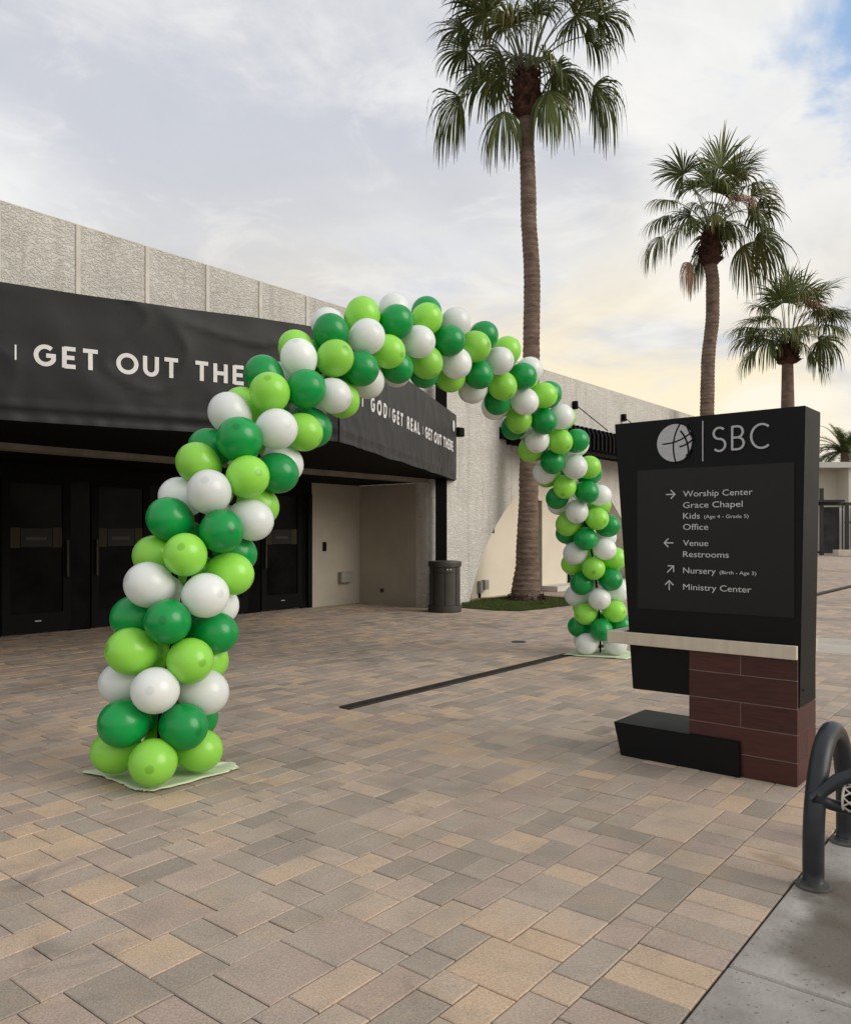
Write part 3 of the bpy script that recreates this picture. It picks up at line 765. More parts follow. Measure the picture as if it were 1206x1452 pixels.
# ------------------------------------------------------------------ directory sign
SD = Vector((.767, -.641, 0)); SR = atan2(-.641, .767)
sg = thing('directory_sign', 'tall black directory sign with cream ledge on a burgundy tiled plinth', 'sign', (2.342, 5.067, 0), SR)
TH = .43
cab = [(-1.27, 2.405), (.039, 2.41), (.001, .494), (-1.127, .494)]
def sprism(poly, y0, y1, bev=0):
    bm = prism(bmesh.new(), poly, y0, y1, 'y')
    if bev: bmesh.ops.bevel(bm, geom=bm.edges[:], offset=bev, segments=2, affect='EDGES')
    return bm
sl = lambda z: -1.127-(z-.494)/(2.405-.494)*(1.27-1.127)
obj('cabinet', sprism([(-1.27, 2.405), (.039, 2.41), (.0045, .494), (sl(.494)-.0, .48)], .032, .395, .004), M_signblack, sg)
pan = obj('message_panel', sprism([(-1.089, 1.065), (-.025, 1.065), (-.025, 2.055), (-1.089, 2.055)], .026, .0318, .001), M_signpanel, sg)
obj('ledge', bx(-1.297, .004, -.034, .0, .806, .893, bev=.003), M_bar, sg, label='cream ledge across the front of the sign')
obj('ledge', bx(-1.297, .004, TH-.002, TH+.032, .806, .893, bev=.003), M_bar, sg)
obj('ledge_end', bx(-1.297, -1.20, .0005, TH-.0025, .808, .891), M_bar, sg)
obj('footing_box', sprism([(-1.246, .235), (-.352, .233), (-.345, .0), (-1.19, .0)], -.030, .50, .003), M_signblack, sg)
# grout cores + tiles
obj('grout', bx(-.698, -.004, .004, .030, 0, .803), M_grout, sg); obj('grout', bx(-.698, -.004, TH-.03, TH-.004, 0, .803), M_grout, sg)
obj('plinth_core', bx(-.69, -.006, .030, TH-.03, 0, .488), M_grout, sg)
rows = [(0, .149), (.149, .326), (.326, .49), (.49, .669), (.669, .804)]
g = .0028
for i, (z0, z1) in enumerate(rows):
    z0_ = z0+(.001 if i == 0 else g)
    spans = [(-.70, -.352), (-.352, 0)] if i in (2, 4) else [(-.70, 0)]
    for yy in ((0, .012), (TH-.012, TH)):
        for (x0, x1) in spans:
            obj('tile', bx(x0+g, x1-(g if x1 < 0 else .0), yy[0], yy[1], z0_, z1-g, bev=.001), M_tile, sg)
    if i < 3:
        sp = [(.0125, .13), (.13, TH-.0125)] if i == 1 else ([(.0125, TH-.0125)] if i != 0 else [(.0125, .30), (.30, TH-.0125)])
        sp = [(.0125, TH-.0125)] if i != 1 else [(.0125, .22), (.22, TH-.0125)]
        for (y0, y1) in sp:
            obj('tile', bx(-.011, .0, y0+g*.6, y1-g*.6, z0_, z1-g, bev=.001), M_tile, sg)
obj('bolt', lathe(bmesh.new(), [(.008, 0), (.008, .004)], 10, (0, 0, 0)), M_blackpaint, sg, loc=(.0085, .1, .60)).rotation_euler = (0, pi/2, 0)
def placesg(x, z, d): return Vector((x, .0315-d, z))
lg = letters('SBC', -.545, -.172, 2.157, .160, .0135, sg, M_alum, placesg, depth=.012)
bm = bmesh.new(); ribbon(bm, [(-.612, 2.095), (-.612, 2.370)], .006, .010, 0, placesg); bmesh.ops.recalc_face_normals(bm, faces=bm.faces[:]); obj('divider', bm, M_alum, sg)
# globe emblem: silver disc, bites at its right rim, curved black strokes cut through it
gx, gz, gr = -.806, 2.234, .131
pts = []
for k in range(72):
    a = 2*pi*k/72; r = gr
    d = math.degrees(a); d = d-360 if d > 180 else d
    if -62 < d < 38: r = gr*(1-.10*sin(pi*(d+62)/100))
    pts.append((gx+r*cos(a), gz+r*sin(a)))
bm = prism(bmesh.new(), pts, .0315-.012, .0315, 'y'); emb = obj('emblem', bm, M_alum, sg)
def qb(p0, p1, p2, n=16): return [((1-t)**2*p0[0]+2*t*(1-t)*p1[0]+t*t*p2[0], (1-t)**2*p0[1]+2*t*(1-t)*p1[1]+t*t*p2[1]) for t in [k/n for k in range(n+1)]]
def G(x, y): return (gx+x*gr, gz+y*gr)
for i, (c, wd) in enumerate([((G(.30, 1.03), G(-.32, .1), G(.05, -1.04)), .011), ((G(-.70, -.02), G(.20, -.06), G(.93, .52)), .010),
                   ((G(.30, .62), G(.85, -.05), G(.70, -.85)), .012), ((G(.62, .92), G(.82, .35), G(1.02, .10)), .010),
                   ((G(.25, -.22), G(.65, -.18), G(1.02, .16)), .010), ((G(.60, -.70), G(.82, -.62), G(.86, -.40)), .010)]):
    bm = bmesh.new(); ribbon(bm, qb(*c), wd, .0128+.0006*i, 0, placesg); bmesh.ops.recalc_face_normals(bm, faces=bm.faces[:]); obj('emblem_stroke', bm, M_signblack, emb)
def text(s, x0, x1, z, size, par, m, y=.0255, depth=.0012, off=.0):
    cu = bpy.data.curves.new('t', 'FONT'); cu.body = s; cu.size = size; cu.extrude = depth/2; cu.offset = off; cu.resolution_u = 4
    to = bpy.data.objects.new('t', cu); COL.objects.link(to)
    dg = bpy.context.evaluated_depsgraph_get(); me = bpy.data.meshes.new_from_object(to.evaluated_get(dg))
    bpy.data.objects.remove(to)
    xs = [v.co.x for v in me.vertices]; a, b = min(xs), max(xs); k = (x1-x0)/(b-a) if x1 is not None else 1
    for v in me.vertices: v.co = Vector((x0+(v.co.x-a)*k, y-depth/2-v.co.z, z+v.co.y))
    return obj('lettering', me, m, par)
X0 = -.750
CAP = .0410/.70
for s, z, x1 in (('Worship Center', 1.857, -.282), ('Grace Chapel', 1.779, -.346), ('Kids', 1.704, -.632), ('Office', 1.628, -.575),
                 ('Venue', 1.517, -.575), ('Restrooms', 1.440, -.437), ('Nursery', 1.328, -.524), ('Ministry Center', 1.214, -.290)):
    text(s, X0, x1, z, CAP, pan, M_sletter)
text('(Age 4 - Grade 5)', -.603, -.308, 1.706, .033, pan, M_sletter)
text('(Birth - Age 3)', -.498, -.259, 1.330, .033, pan, M_sletter)
def arrow(cx, cz, ang):
    bm = bmesh.new(); c, s = cos(ang), sin(ang); R = lambda x, y: (cx+x*c-y*s, cz+x*s+y*c)
    pl_ = lambda x, z, d: Vector((x, .0255-d, z))
    ribbon(bm, [R(-.032, 0), R(.031, 0)], .0075, .0012, 0, pl_); ribbon(bm, [R(.004, .030), R(.034, 0), R(.004, -.030)], .0075, .0012, .0004, pl_)
    bmesh.ops.recalc_face_normals(bm, faces=bm.faces[:]); obj('arrow', bm, M_sletter, pan)
arrow(-.842, 1.876, 0); arrow(-.852, 1.537, pi); arrow(-.842, 1.352, pi/4); arrow(-.850, 1.238, pi/2)

# ------------------------------------------------------------------ balloon arch
S_ = [-0.018, -0.007, 0.024, 0.069, 0.118, 0.18, 0.256, 0.351, 0.456, 0.573, 0.696, 0.831, 0.978, 1.141, 1.311, 1.48, 1.648, 1.825, 2.017, 2.225, 2.447, 2.678, 2.912, 3.139, 3.361, 3.584, 3.813, 4.046, 4.282, 4.515, 4.74, 4.951, 5.147, 5.336, 5.522, 5.704, 5.879, 6.043, 6.19, 6.319, 6.431, 6.528, 6.611, 6.683, 6.742, 6.786, 6.815, 6.832]
Z_ = [0.177, 0.382, 0.582, 0.783, 0.985, 1.186, 1.385, 1.581, 1.772, 1.954, 2.133, 2.303, 2.466, 2.616, 2.755, 2.886, 3.007, 3.113, 3.202, 3.276, 3.337, 3.385, 3.417, 3.431, 3.426, 3.404, 3.371, 3.331, 3.277, 3.207, 3.12, 3.019, 2.91, 2.793, 2.664, 2.524, 2.374, 2.213, 2.038, 1.851, 1.655, 1.451, 1.239, 1.026, 0.811, 0.592, 0.369, 0.145]
P_ = [0.836, 1.56, 2.308, 2.99, 3.863, 4.638, 5.388, 6.025, 0.616, 1.305, 2.227, 2.893, 3.726, 4.369, 5.112, 5.873, 0.334, 1.157, 1.87, 2.583, 3.315, 4.068, 4.814, 5.516, 0.035, 0.858, 1.626, 2.384, 3.136, 3.867, 4.624, 5.408, 6.132, 0.597, 1.388, 2.165, 2.944, 3.705, 4.432, 5.195, 5.94, 0.411, 1.147, 1.876, 2.637, 3.419, 4.197, 5.011]
AL = Vector((-1.737, 5.274, 0)); ARt = Vector((2.372, 10.805, 0)); AD_ = (ARt-AL).normalized(); AB = Vector((AD_.y, -AD_.x, 0))
ar = thing('balloon_arch', 'tall arch of white, lime and dark green balloons spanning the plaza', 'balloon arch')
def balloon_mesh(m):
    prof = [(0.0, -.150), (.012, -.148), (.020, -.140)]
    n = 15; R = .145
    for k in range(1, n+1):
        a = -pi/2+pi*k/(n+1)
        z = R*(1.07 if a > 0 else 1.24)*sin(a)+.011; r = R*cos(a)*(1-.10*max(0, -sin(a))**1.5)
        prof.append((r, z))
    prof = prof[3:]
    bm = bmesh.new(); seg = 26; rings = []
    for r, z in prof: rings.append([bm.verts.new((r*cos(2*pi*k/seg), r*sin(2*pi*k/seg), z)) for k in range(seg)])
    for A, B in zip(rings, rings[1:]):
        for k in range(seg): bm.faces.new((A[k], A[(k+1) % seg], B[(k+1) % seg], B[k]))
    tp = bm.verts.new((0, 0, R*1.07+.0125)); bt = bm.verts.new((0, 0, -R*1.24-.0))
    for k in range(seg):
        bm.faces.new((rings[-1][k], rings[-1][(k+1) % seg], tp)); bm.faces.new((rings[0][(k+1) % seg], rings[0][k], bt))
    me = bpy.data.meshes.new('balloon'); bm.to_mesh(me); bm.free(); me.materials.append(m)
    me.polygons.foreach_set('use_smooth', [True]*len(me.polygons)); return me
BMS = [balloon_mesh(M_lime), balloon_mesh(M_green), balloon_mesh(M_whiteb)]
Cs = [AL+AD_*s+Vector((0, 0, z)) for s, z in zip(S_, Z_)]
rb = random.Random(11)
for i, c in enumerate(Cs):
    T = (Cs[min(i+1, 47)]-Cs[max(i-1, 0)]).normalized(); Nn = AB.cross(T).normalized()
    for k in range(4):
        a = P_[i]+k*pi/2; d = cos(a)*Nn+sin(a)*AB
        d2 = (d+T*rb.gauss(0, .05)).normalized()
        sc_ = rb.gauss(1.0, .025); q = c+.257*d+Vector((rb.gauss(0, .004), rb.gauss(0, .004), rb.gauss(0, .004)))
        if q.z < .150*sc_: q.z = .150*sc_
        o = bpy.data.objects.new('balloon', BMS[i % 3]); COL.objects.link(o); o.parent = ar
        o.location = q; o.rotation_mode = 'QUATERNION'; o.rotation_quaternion = d2.to_track_quat('Z', 'X')
        o.scale = (sc_*rb.uniform(.99, 1.03), sc_*rb.uniform(.99, 1.03), sc_)
obj('frame_pole', tube(bmesh.new(), [Cs[0]-Vector((0, 0, .17))]+Cs+[Cs[-1]-Vector((0, 0, .14))], .013, 8), M_blackpaint, ar, smooth=True)
def sheet(pts, z, label, name='ground_sheet', seed=0):
    bm = bmesh.new(); cx_ = sum(p[0] for p in pts)/len(pts); cy_ = sum(p[1] for p in pts)/len(pts)
    out = []
    for i in range(len(pts)):
        a, b = pts[i], pts[(i+1) % len(pts)]
        for k in range(9):
            t = k/9; j = random.gauss(0, .006)
            out.append((a[0]+(b[0]-a[0])*t+j, a[1]+(b[1]-a[1])*t+random.gauss(0, .006)))
    R = []
    for f_ in (1, .93, .8, .5, .2):
        r = []
        for (x, y) in out:
            X_, Y_ = cx_+(x-cx_)*f_, cy_+(y-cy_)*f_
            h = z+(.012 if f_ == .93 else .006)+.010*max(0, mnoise.noise(Vector((X_*7, Y_*7, seed))))+(.02*max(0, mnoise.noise(Vector((X_*4, Y_*4, seed+5)))) if f_ == 1 else 0)
            r.append(bm.verts.new((X_, Y_, h)))
        R.append(r)
    n = len(out)
    for A, B in zip(R, R[1:]):
        for k in range(n): bm.faces.new((A[k], A[(k+1) % n], B[(k+1) % n], B[k]))
    bm.faces.new(R[-1]); bmesh.ops.recalc_face_normals(bm, faces=bm.faces[:])
    o = obj(name, bm, M_sheet, smooth=True); o.modifiers.new('thick', 'SOLIDIFY').thickness = .003
    return tag(o, label, 'sheet')
def gp(px, py): Y = 1.6*PXF/(py-757); return ((px-603)*Y/PXF, Y)
sheet([gp(114, 1097), gp(150, 1093), gp(330, 1083), gp(340, 1091), gp(322, 1098), gp(217, 1125), gp(192, 1124), gp(158, 1108)], .004, 'pale green plastic sheet under the near left foot of the balloon arch', seed=1)
sheet([gp(797, 930), gp(815, 922), gp(880, 919), gp(905, 931), gp(888, 936), gp(850, 933)], .004, 'pale green sheet under the far right foot of the balloon arch', seed=4)

# ------------------------------------------------------------------ bike rack
rk = thing('bike_rack', 'thick dark steel hoop bike rack bolted to the concrete at the right edge', 'bike rack', (1.755, 3.64, 0), RZ)
pr = .046; R = .335; RZz = .46; zc = .640-RZz
pts = [(0, 0, 0), (0, 0, .08), (0, 0, zc)]+[(R-R*cos(pi*k/22), 0, zc+RZz*sin(pi*k/22)) for k in range(1, 22)]+[(2*R, 0, zc), (2*R, 0, .08), (2*R, 0, 0)]
obj('hoop', tube(bmesh.new(), pts, pr, 24), M_rack, rk, smooth=True)
for x in (0, 2*R):
    obj('flange', lathe(bmesh.new(), [(.078, .004), (.078, .012), (.070, .016), (.049, .018), (.049, .03)], 32, (x, 0, 0)), M_galv, rk)
# lower side loop
pts = [(0, .0, .41), (.05, -.06, .375), (.09, -.16, .35), (.10, -.26, .345), (.10, -.5, .345)]
obj('side_rail', tube(bmesh.new(), pts, .026, 14), M_rack, rk, smooth=True)
pts = [(.0, .012, .395), (.03, -.04, .44), (.06, -.085, .485), (.10, -.15, .515), (.12, -.25, .525), (.12, -.5, .525)]
obj('side_rail', tube(bmesh.new(), pts, [.022, .028, .03, .03, .03, .03], 14), M_rack, rk, smooth=True)
# lattice sleeve over the lower rail
slv = obj('sleeve', tube(bmesh.new(), [(.098, -.115, .40), (.098, -.5, .40)], .060, 16), M_blackpaint, rk, smooth=True)
bm = bmesh.new()
for k in range(9):
    for sgn in (1, -1):
        pts = []
        for j in range(25):
            y = -.112-.36*j/24; a = 2*pi*k/9+sgn*j*.19
            pts.append((.098+.062*cos(a), y, .40+.062*sin(a)))
        tube(bm, pts, .0042, 5)
obj('lattice', bm, M_lattice, slv, smooth=True)
obj('rim', tube(bmesh.new(), [(.098+.062*cos(2*pi*j/20), -.112, .40+.062*sin(2*pi*j/20)) for j in range(21)], .006, 6), M_lattice, slv)

# ------------------------------------------------------------------ palms
def frond(bm, S, hub, size, grav, n=38, spread=112, bow=.35, rng=random, fan_up=None, wmul=1.0, ctrl=None):
    S = Vector(S); hub = Vector(hub); d = hub-S
    C_ = ctrl or (S+Vector((d.x*.45, d.y*.45, max(d.z*.75, d.z*.3)+bow*d.xy.length)))
    pts = [(1-t)**2*S+2*t*(1-t)*C_+t*t*hub for t in [k/7 for k in range(8)]]
    tube(bm, pts, [.022-.010*k/7 for k in range(8)], 5)
    npf = len(bm.faces)
    for f_ in bm.faces: f_.material_index = max(f_.material_index, 0)
    a = (hub-C_).normalized()
    s = a.cross(Vector((0, 0, 1)))
    if s.length < .55: s = Vector((1, rng.uniform(-.5, .5), 0)); s = s-a*s.dot(a)
    s.normalize(); nrm = s.cross(a).normalized()
    roll = rng.uniform(-.5, .5); s = (s*cos(roll)+nrm*sin(roll)).normalized(); nrm = s.cross(a).normalized()
    leaves = []
    for k in range(n):
        th = radians(-spread+2*spread*k/(n-1)+rng.uniform(-1.5, 1.5))
        dr = (cos(th)*a+sin(th)*s+nrm*(.10+.12*abs(sin(th)))).normalized()
        L_ = size*(1-.22*abs(th/radians(spread))**2)*rng.uniform(.78, 1.08)
        side = dr.cross(nrm).normalized()
        dth = radians(2*spread/(n-1))
        p = hub.copy(); nseg = 7; prev = None; gl = grav*rng.uniform(.6, 1.6)+(rng.random() < .15)*1.2
        if rng.random() < .06: continue
        for j in range(nseg+1):
            t = j/nseg
            if t < .50: wd = 2*(L_*t)*math.tan(dth/2)*1.05+.006
            else: wd = (2*(L_*.50)*math.tan(dth/2)*1.0+.006)*(1-(t-.50)/.51)**.75+.004
            wd *= wmul
            fold = nrm*wd*.18
            v1 = bm.verts.new(p-side*wd/2); v2 = bm.verts.new(p+side*wd/2)
            if prev:
                f_ = bm.faces.new((prev[0], prev[1], v2, v1)); leaves.append(f_)
            prev = (v1, v2)
            if j < nseg:
                dr = (dr+Vector((0, 0, -1))*gl*(t**1.3)*.62+Vector((rng.gauss(0, .035), rng.gauss(0, .035), 0))*t*2).normalized()
                p = p+dr*L_/nseg
    return leaves
def palm(name, label, base, trunk_pts, radii, fr_list, group, seed, boot=None, rings=True, scale=1.0, trunk_m=None):
    rng = random.Random(seed)
    root = thing(name, label, 'palm tree', base, 0, group)
    # trunk with leaf-scar rings
    bm = bmesh.new(); P = []; Rr = []
    H_ = trunk_pts[-1][2]; nst = int(H_/.032)
    def interp(z):
        for (a, ra), (b, rb_) in zip(zip(trunk_pts, radii), list(zip(trunk_pts, radii))[1:]):
            if a[2] <= z <= b[2]:
                t = (z-a[2])/(b[2]-a[2]); t2 = t*t*(3-2*t)
                return Vector((a[0]+(b[0]-a[0])*t2, a[1]+(b[1]-a[1])*t2, z)), ra+(rb_-ra)*t
        return Vector(trunk_pts[-1]), radii[-1]
    seg = 22; prev = None
    for i in range(nst+1):
        z = H_*i/nst; c, r = interp(z)
        ph = z/.125*(1+.0*z); fr_ = ph+.4*mnoise.noise(Vector((z*.8, seed, 0)))
        ring = 1.02-.09*(fr_ % 1)
        row = []
        for k in range(seg):
            a = 2*pi*k/seg; nn = mnoise.noise(Vector((cos(a)*1.6, sin(a)*1.6, z*2.2+seed)))*.05+mnoise.noise(Vector((cos(a)*5, sin(a)*5, z*11+seed)))*.022
            row.append(bm.verts.new(c+Vector((cos(a), sin(a), 0))*r*(ring+nn)))
        if prev:
            for k in range(seg): bm.faces.new((prev[k], prev[(k+1) % seg], row[(k+1) % seg], row[k]))
        prev = row
    obj('trunk', bm, trunk_m or M_trunk, root, smooth=True)
    top = Vector(trunk_pts[-1])
    # brown boots / crown shaft
    bm = bmesh.new(); bh = boot['h']; br = boot['r']
    prevr = None
    prof = [(0, radii[-1]*1.0), (.12, br*.95), (.45, br*.85), (.75, br*1.0), (1.0, br*.55)]
    for t, r in prof:
        row = [bm.verts.new(top+Vector((cos(2*pi*k/14)*r, sin(2*pi*k/14)*r, bh*t-.05))) for k in range(14)]
        if prevr:
            for k in range(14): bm.faces.new((prevr[k], prevr[(k+1) % 14], row[(k+1) % 14], row[k]))
        prevr = row
    for k in range(boot.get('n', 110)):
        a = k*2.39996; t = rng.uniform(0, .95); r = br*(.85+.15*sin(t*6)); z = bh*t
        p = top+Vector((cos(a)*r*.85, sin(a)*r*.85, z)); d = Vector((cos(a)*.8, sin(a)*.8, rng.uniform(.5, 1.3))).normalized()
        sd_ = d.cross(Vector((0, 0, 1))).normalized(); wd = rng.uniform(.04, .08)*boot.get('s', 1); ln = rng.uniform(.10, .26)*boot.get('s', 1)
        o_ = d.cross(sd_).normalized()
        v = [bm.verts.new(q) for q in (p-sd_*wd, p+sd_*wd, p+d*ln+sd_*wd*.35, p+d*ln-sd_*wd*.35)]
        u_ = [bm.verts.new(q.co+o_*.025) for q in v]
        bm.faces.new(v); bm.faces.new(list(reversed(u_)))
        for q in range(4): bm.faces.new((v[q], v[(q+1) % 4], u_[(q+1) % 4], u_[q]))
    bmesh.ops.recalc_face_normals(bm, faces=bm.faces[:])
    obj('leaf_boots', bm, M_boot, root)
    heart = top+Vector((0, 0, bh))
    fr_list = list(fr_list)
    for k in range(4 if seed == 9 else 7):
        az = k*2.39996+seed; rr = rng.uniform(.35, .95)*scale
        fr_list.append((cos(az)*rr, sin(az)*rr, rng.uniform(-.2, .9)*scale, rng.uniform(.85, 1.1), rng.uniform(.9, 2.4), rng.choice((0, 0, 0, 1))))
    for (hx, hy, hz, size, grav, kind) in fr_list:
        bm = bmesh.new(); st = heart+Vector((0, 0, -bh*.35 if hz < .2 else -.05)); st += Vector((hx, hy, 0)).normalized()*br*.3 if hypot(hx, hy) > .01 else Vector((0, 0, 0))
        hub = heart+Vector((hx, hy, hz))
        bow = .55 if hz < .3 else .15
        lv = frond(bm, st, hub, size*rng.uniform(.98, 1.14)*(1.22 if grav > 1.9 and kind < 2 else 1), grav*rng.uniform(.85, 1.3), n=rng.randint(44, 52), spread=118 if grav < 1.2 else (100 if grav < 2.1 else 78), bow=bow, rng=rng)
        for f_ in bm.faces: f_.material_index = 0
        for f_ in lv: f_.material_index = 1
        m2 = {0: M_leaf, 1: M_leafy, 2: M_dead}[kind]
        obj('frond', bm, [M_petiole if kind < 2 else M_dead, m2], root)
    return root
GR = 'fan palms beyond the building'
# near palm: metres per pixel .0169, heart at pixel (748,100)
def hubs(lst, hx, hy, mpp): return [((x-hx)*mpp, dy, -(y-hy)*mpp, s, g, k) for (x, y, dy, s, g, k) in lst]
m1 = 19.3/PXF
base1 = (2.42, 19.3, 0)
hp = lambda px, py, Y: ((px-603)*Y/PXF, 1.6-(py-757)*Y/PXF)
def tp(pxs, Y, bx_): return [((px-603)*Y/PXF-bx_, 0, max(0, 1.6-(py-757)*Y/PXF)) for px, py in pxs]
fl1 = hubs([(690, 28, -.2, 1.05, 1.0, 0), (664, 62, .3, .95, .9, 0), (722, 64, -.75, 1.35, 1.3, 1), (684, 96, .1, 1.15, 1.6, 0), (655, 122, .5, 1.3, 3.4, 0),
            (714, 166, -.25, 1.25, 4.0, 0), (776, 138, -.3, 1.3, 4.0, 0), (842, 126, -.1, 1.3, 3.6, 0), (806, 78, .7, 1.15, 2.6, 0), (828, 60, -.2, 1.05, 2.2, 0),
            (842, 44, -.5, 1.2, 1.5, 0), (786, 30, -.9, 1.35, 1.7, 1), (820, 12, .3, 1.1, 1.1, 0), (835, 2, -.2, 1.0, .9, 0), (700, 0, .2, 1.2, .8, 0), (676, -2, -.5, 1.0, .8, 0),
            (730, -20, -.2, 1.2, .35, 0), (760, -35, .1, 1.3, .25, 0), (790, -20, -.1, 1.2, .4, 0), (715, -30, .5, 1.2, .4, 0), (775, -10, .8, 1.2, .8, 0), (725, 10, .9, 1.2, .9, 0),
            (740, 50, .9, 1.1, 1.6, 0), (768, 50, .9, 1.1, 1.7, 0), (660, 20, .6, 1.0, 1.0, 0), (805, -5, -.6, 1.1, .9, 0), (748, -50, 0, 1.2, .15, 0), (700, 80, .9, 1.1, 2.0, 0)], 748, 104, m1)
palm('palm_tree', 'tallest fan palm, nearest, its flared trunk rising from the turf by the arch', base1,
     tp([(745, 852), (745, 842), (747, 800), (749, 700), (750, 600), (753, 500), (754, 400), (749, 300), (746, 165)], 19.3, 2.42),
     [.40, .37, .29, .235, .215, .205, .20, .19, .175], fl1, GR, 3, boot=dict(h=1.05, r=.33, n=150))
m2 = 27.8/PXF; b2x = (1000-603)*m2
fl2 = hubs([(1022, 240, 0, 1.5, .15, 0), (1035, 258, -.5, 1.25, .35, 0), (967, 252, -.2, 1.25, .35, 0), (990, 262, .5, 1.2, .6, 0), (948, 290, -.2, 1.15, 1.4, 1), (940, 335, .1, 1.35, 2.6, 0),
            (966, 325, -.6, 1.35, 2.2, 0), (985, 300, .4, 1.1, 1.6, 0), (976, 378, -.3, 1.3, 6.0, 2), (1000, 350, .3, 1.35, 3.8, 0), (1045, 262, -.3, 1.2, .8, 1), (1068, 262, .1, 1.1, .7, 0),
            (1060, 285, -.4, 1.4, 1.6, 1), (1075, 295, .2, 1.3, 1.8, 0), (1050, 315, -.7, 1.6, 2.6, 0), (1072, 335, -.1, 1.7, 2.6, 0), (1058, 345, .3, 1.5, 3.0, 1), (1030, 300, -.8, 1.2, 2.2, 2),
            (1030, 280, .7, 1.3, 1.4, 0), (955, 300, .6, 1.2, 1.7, 0), (1008, 285, -.7, 1.1, 1.8, 0), (975, 280, -.7, 1.2, 1.6, 0), (1012, 262, .1, 1.3, .4, 0), (1046, 300, .9, 1.3, 2.0, 0)], 1008, 322, m2)
palm('palm_tree', 'middle fan palm with a dangling brown frond, standing behind the directory sign', (b2x, 27.8, 0),
     tp([(1000, 823), (1001, 700), (1002, 587), (1003, 520), (1010, 440), (1010, 400), (1007, 374)], 27.8, b2x),
     [.40, .27, .24, .235, .225, .23, .22], fl2, GR, 5, boot=dict(h=1.30, r=.36, n=120))
m3 = 31/PXF; b3x = (1117-603)*m3
fl3 = hubs([(1135, 425, 0, 1.3, .25, 0), (1152, 428, -.3, 1.2, .5, 0), (1104, 430, -.2, 1.0, .4, 0), (1088, 442, .2, 1.1, .9, 0), (1078, 462, -.2, 1.2, 1.0, 0), (1072, 480, .1, 1.3, 1.3, 1),
            (1085, 490, -.5, 1.2, 2.4, 0), (1075, 500, .3, 1.1, 2.6, 0), (1120, 478, -.9, 1.1, 1.9, 1), (1125, 440, -.8, 1.2, 1.6, 1), (1150, 455, -.5, 1.3, 1.6, 0), (1165, 445, .2, 1.3, 1.0, 0),
            (1168, 470, -.2, 1.4, 1.6, 0), (1172, 485, .3, 1.2, 2.0, 0), (1150, 490, -.6, 1.1, 2.2, 0), (1160, 500, .4, 1.1, 2.4, 0), (1105, 465, .8, 1.2, 1.4, 0), (1145, 465, .9, 1.2, 1.4, 0),
            (1118, 430, .4, 1.2, .5, 0), (1098, 480, -.8, 1.2, 1.9, 0), (1135, 450, -.9, 1.0, 1.9, 2), (1118, 415, -.1, 1.0, .3, 0), (1180, 455, -.1, 1.2, 1.1, 0), (1064, 470, 0, 1.1, 1.2, 0)], 1118, 492, m3)
palm('palm_tree', 'shortest fan palm with a bushy crown, rightmost of the three', (b3x, 31, 0),
     tp([(1117, 815), (1117, 700), (1117, 580), (1116, 515)], 31, b3x),
     [.38, .24, .20, .20], fl3, GR, 9, boot=dict(h=.75, r=.42, n=110, s=1.2))
# distant feather palm
def feather_palm():
    rng = random.Random(21); Y = 84; x = (1197-603)*Y/PXF; zt = 1.6-(642-757)*Y/PXF
    root = thing('date_palm', 'small feathery date palm showing above the far white building', 'palm tree', (x, Y, 0))
    bm = tube(bmesh.new(), [(0, 0, 0), (.05, 0, zt*.5), (0, 0, zt)], [.5, .42, .38], 12); obj('trunk', bm, M_trunk, root, smooth=True)
    for i in range(54):
        az = i*2.39996; el = radians(rng.uniform(5, 80)); L_ = rng.uniform(3.3, 4.6)
        d = Vector((cos(az)*cos(el), sin(az)*cos(el), sin(el))); p = Vector((0, 0, zt)); bm = bmesh.new(); pts = [p.copy()]; ds = [d.copy()]
        for k in range(12):
            d = (d+Vector((0, 0, -.085-.06*k/12))).normalized(); p = p+d*L_/12; pts.append(p.copy()); ds.append(d.copy())
        tube(bm, pts, [.05-.003*k for k in range(13)], 4)
        for k in range(48):
            t = .12+.88*k/48; f_ = t*12; j = min(int(f_), 11); q = pts[j].lerp(pts[j+1], f_-j); dd_ = ds[j]
            s = dd_.cross(Vector((0, 0, 1))).normalized()
            for sg_ in (1, -1):
                l = .78*sin(pi*min(1, t*.85+.12))+.1; e = (s*sg_+dd_*.7+Vector((0, 0, rng.uniform(-.1, .35)))).normalized(); wv = dd_*.04
                v = [bm.verts.new(c) for c in (q-wv, q+wv, q+e*l+Vector((0, 0, -.04)))]; bm.faces.new(v)
        obj('frond', bm, M_leaf, root)
feather_palm()

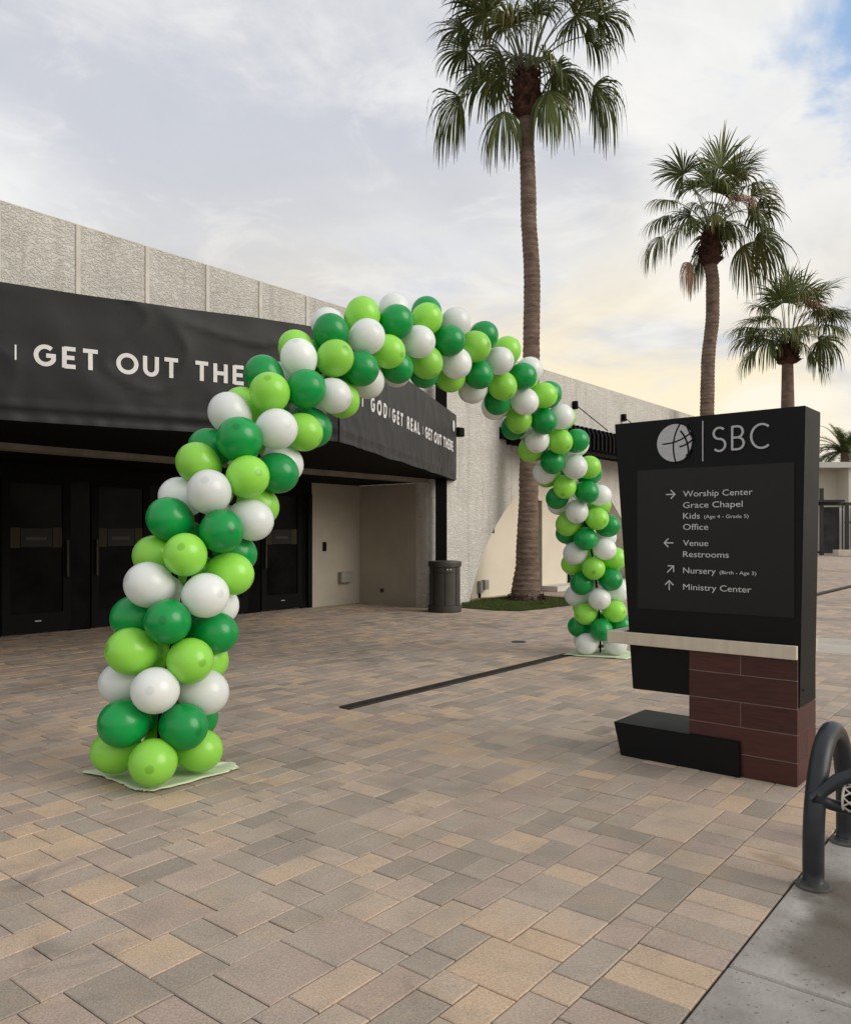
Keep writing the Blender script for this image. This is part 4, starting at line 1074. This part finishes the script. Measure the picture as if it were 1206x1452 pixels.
# ------------------------------------------------------------------ turf patch at the near palm
tpix = [(654, 856), (680, 851), (722, 846.5), (769, 846), (803, 848.5), (822, 855), (812, 858.5), (775, 863), (739, 867), (706, 866.2), (655, 862.5)]
tpoly = [gp(*p) for p in tpix]
bm = bmesh.new(); bm.faces.new([bm.verts.new((x, y, .008)) for x, y in tpoly]); 
o = obj('turf_bed', bm, M_soil, kind='structure')
def inside(x, y, P):
    c = False; n = len(P); j = n-1
    for i in range(n):
        if (P[i][1] > y) != (P[j][1] > y) and x < (P[j][0]-P[i][0])*(y-P[i][1])/(P[j][1]-P[i][1])+P[i][0]: c = not c
        j = i
    return c
vv, ff = [], []; xs = [p[0] for p in tpoly]; ys = [p[1] for p in tpoly]; rg = random.Random(4)
while len(ff) < 26000:
    x, y = rg.uniform(min(xs), max(xs)), rg.uniform(min(ys), max(ys))
    if not inside(x, y, tpoly): continue
    h = rg.uniform(.02, .05)*(1+.5*mnoise.noise(Vector((x*2, y*2, 0)))); a = rg.uniform(0, 6.28); wd = .006; k = len(vv)
    vv += [(x-wd*cos(a), y-wd*sin(a), .008), (x+wd*cos(a), y+wd*sin(a), .008), (x+rg.gauss(0, .014), y+rg.gauss(0, .014), .008+h)]
    ff.append((k, k+1, k+2))
me = bpy.data.meshes.new('grass'); me.from_pydata(vv, [], ff)
tag(obj('grass', me, M_grass, kind='stuff'), 'short green turf around the foot of the tallest palm', 'grass')
# root fibres at trunk base
bm = bmesh.new()
for k in range(420):
    a = rg.uniform(0, 6.283); r0 = rg.uniform(.36, .44); z = rg.uniform(.0, .22)*rg.random()+.02
    p = Vector((2.42+r0*cos(a)*(1-z*.5), 19.3+r0*sin(a)*(1-z*.5), z)); q = p+Vector((cos(a)*.05+rg.gauss(0, .02), sin(a)*.05+rg.gauss(0, .02), rg.uniform(-.05, .05)))
    tube(bm, [p, q], [.010, .005], 4)
ro = obj('root_fibres', bm, M_boot, kind='stuff')
for o_ in bpy.data.objects:
    if o_.name == 'palm_tree': ro.parent = o_; ro.location = (-2.42, -19.3, 0)

# ------------------------------------------------------------------ far side: low white building and black gate enclosure
fb = thing('far_building', 'low cream building with flat fascia at the far right edge behind the black fence', 'building', (33.5, 64, 0), radians(0))
obj('wall', bx(-9, .8, 3, 3.3, 0, 6.95), M_farwall, fb)
obj('wall', bx(.8, 14, 1.2, 1.5, 0, 6.95), M_farwall, fb)
obj('wall', bx(.8, 1.1, 1.5, 3.3, 0, 6.95), M_farwall, fb)
obj('fascia', bx(-9.2, 14.2, .8, 4.2, 6.95, 7.4), M_farwall2, fb)
obj('roof', bx(-9.2, 14.2, 4.2, 14, 7.0, 7.3), M_farwall2, fb)
fe = thing('steel_fence', 'tall black steel fence and gate enclosure at the far right', 'fence', (30.35, 60, 0))
obj('top_rail', bx(-4, 4.2, -.05, .05, 3.72, 3.95), M_farblack, fe)
obj('canopy_roof', bx(-2.2, .62, -.6, 1.6, 3.96, 4.12), M_farblack, fe)
obj('privacy_screen', bx(-.85, .55, .06, .10, .2, 3.6), M_meshfab, fe)
obj('gate_post', bx(-.95, -.70, -.12, .06, 0, 5.0), M_farblack, fe)
obj('bottom_rail', bx(-4, 4.2, -.05, .05, .15, .30), M_farblack, fe)
for x in [.75+.22*k for k in range(16)]: obj('picket', bx(x-.035, x+.035, -.04, .04, .0, 3.72), M_farblack, fe)
for x in (1.0, 2.5, 4.1): obj('fence_post', bx(x-.12, x+.12, -.13, -.05, 0, 3.95), M_farblack, fe)
obj('mid_rail', bx(.9, 4.2, -.046, .044, 2.4, 2.5), M_farblack, fe)
obj('back_panel', bx(.8, 12, 1.5, 1.6, .3, 3.6), M_farwall2, fe)
pb = obj('planter_kerb', bx(29.5, 40, 57.5, 58.3, 0, .45, bev=.03), M_band); tag(pb, 'low pale kerb at the foot of the far black fence', 'kerb')
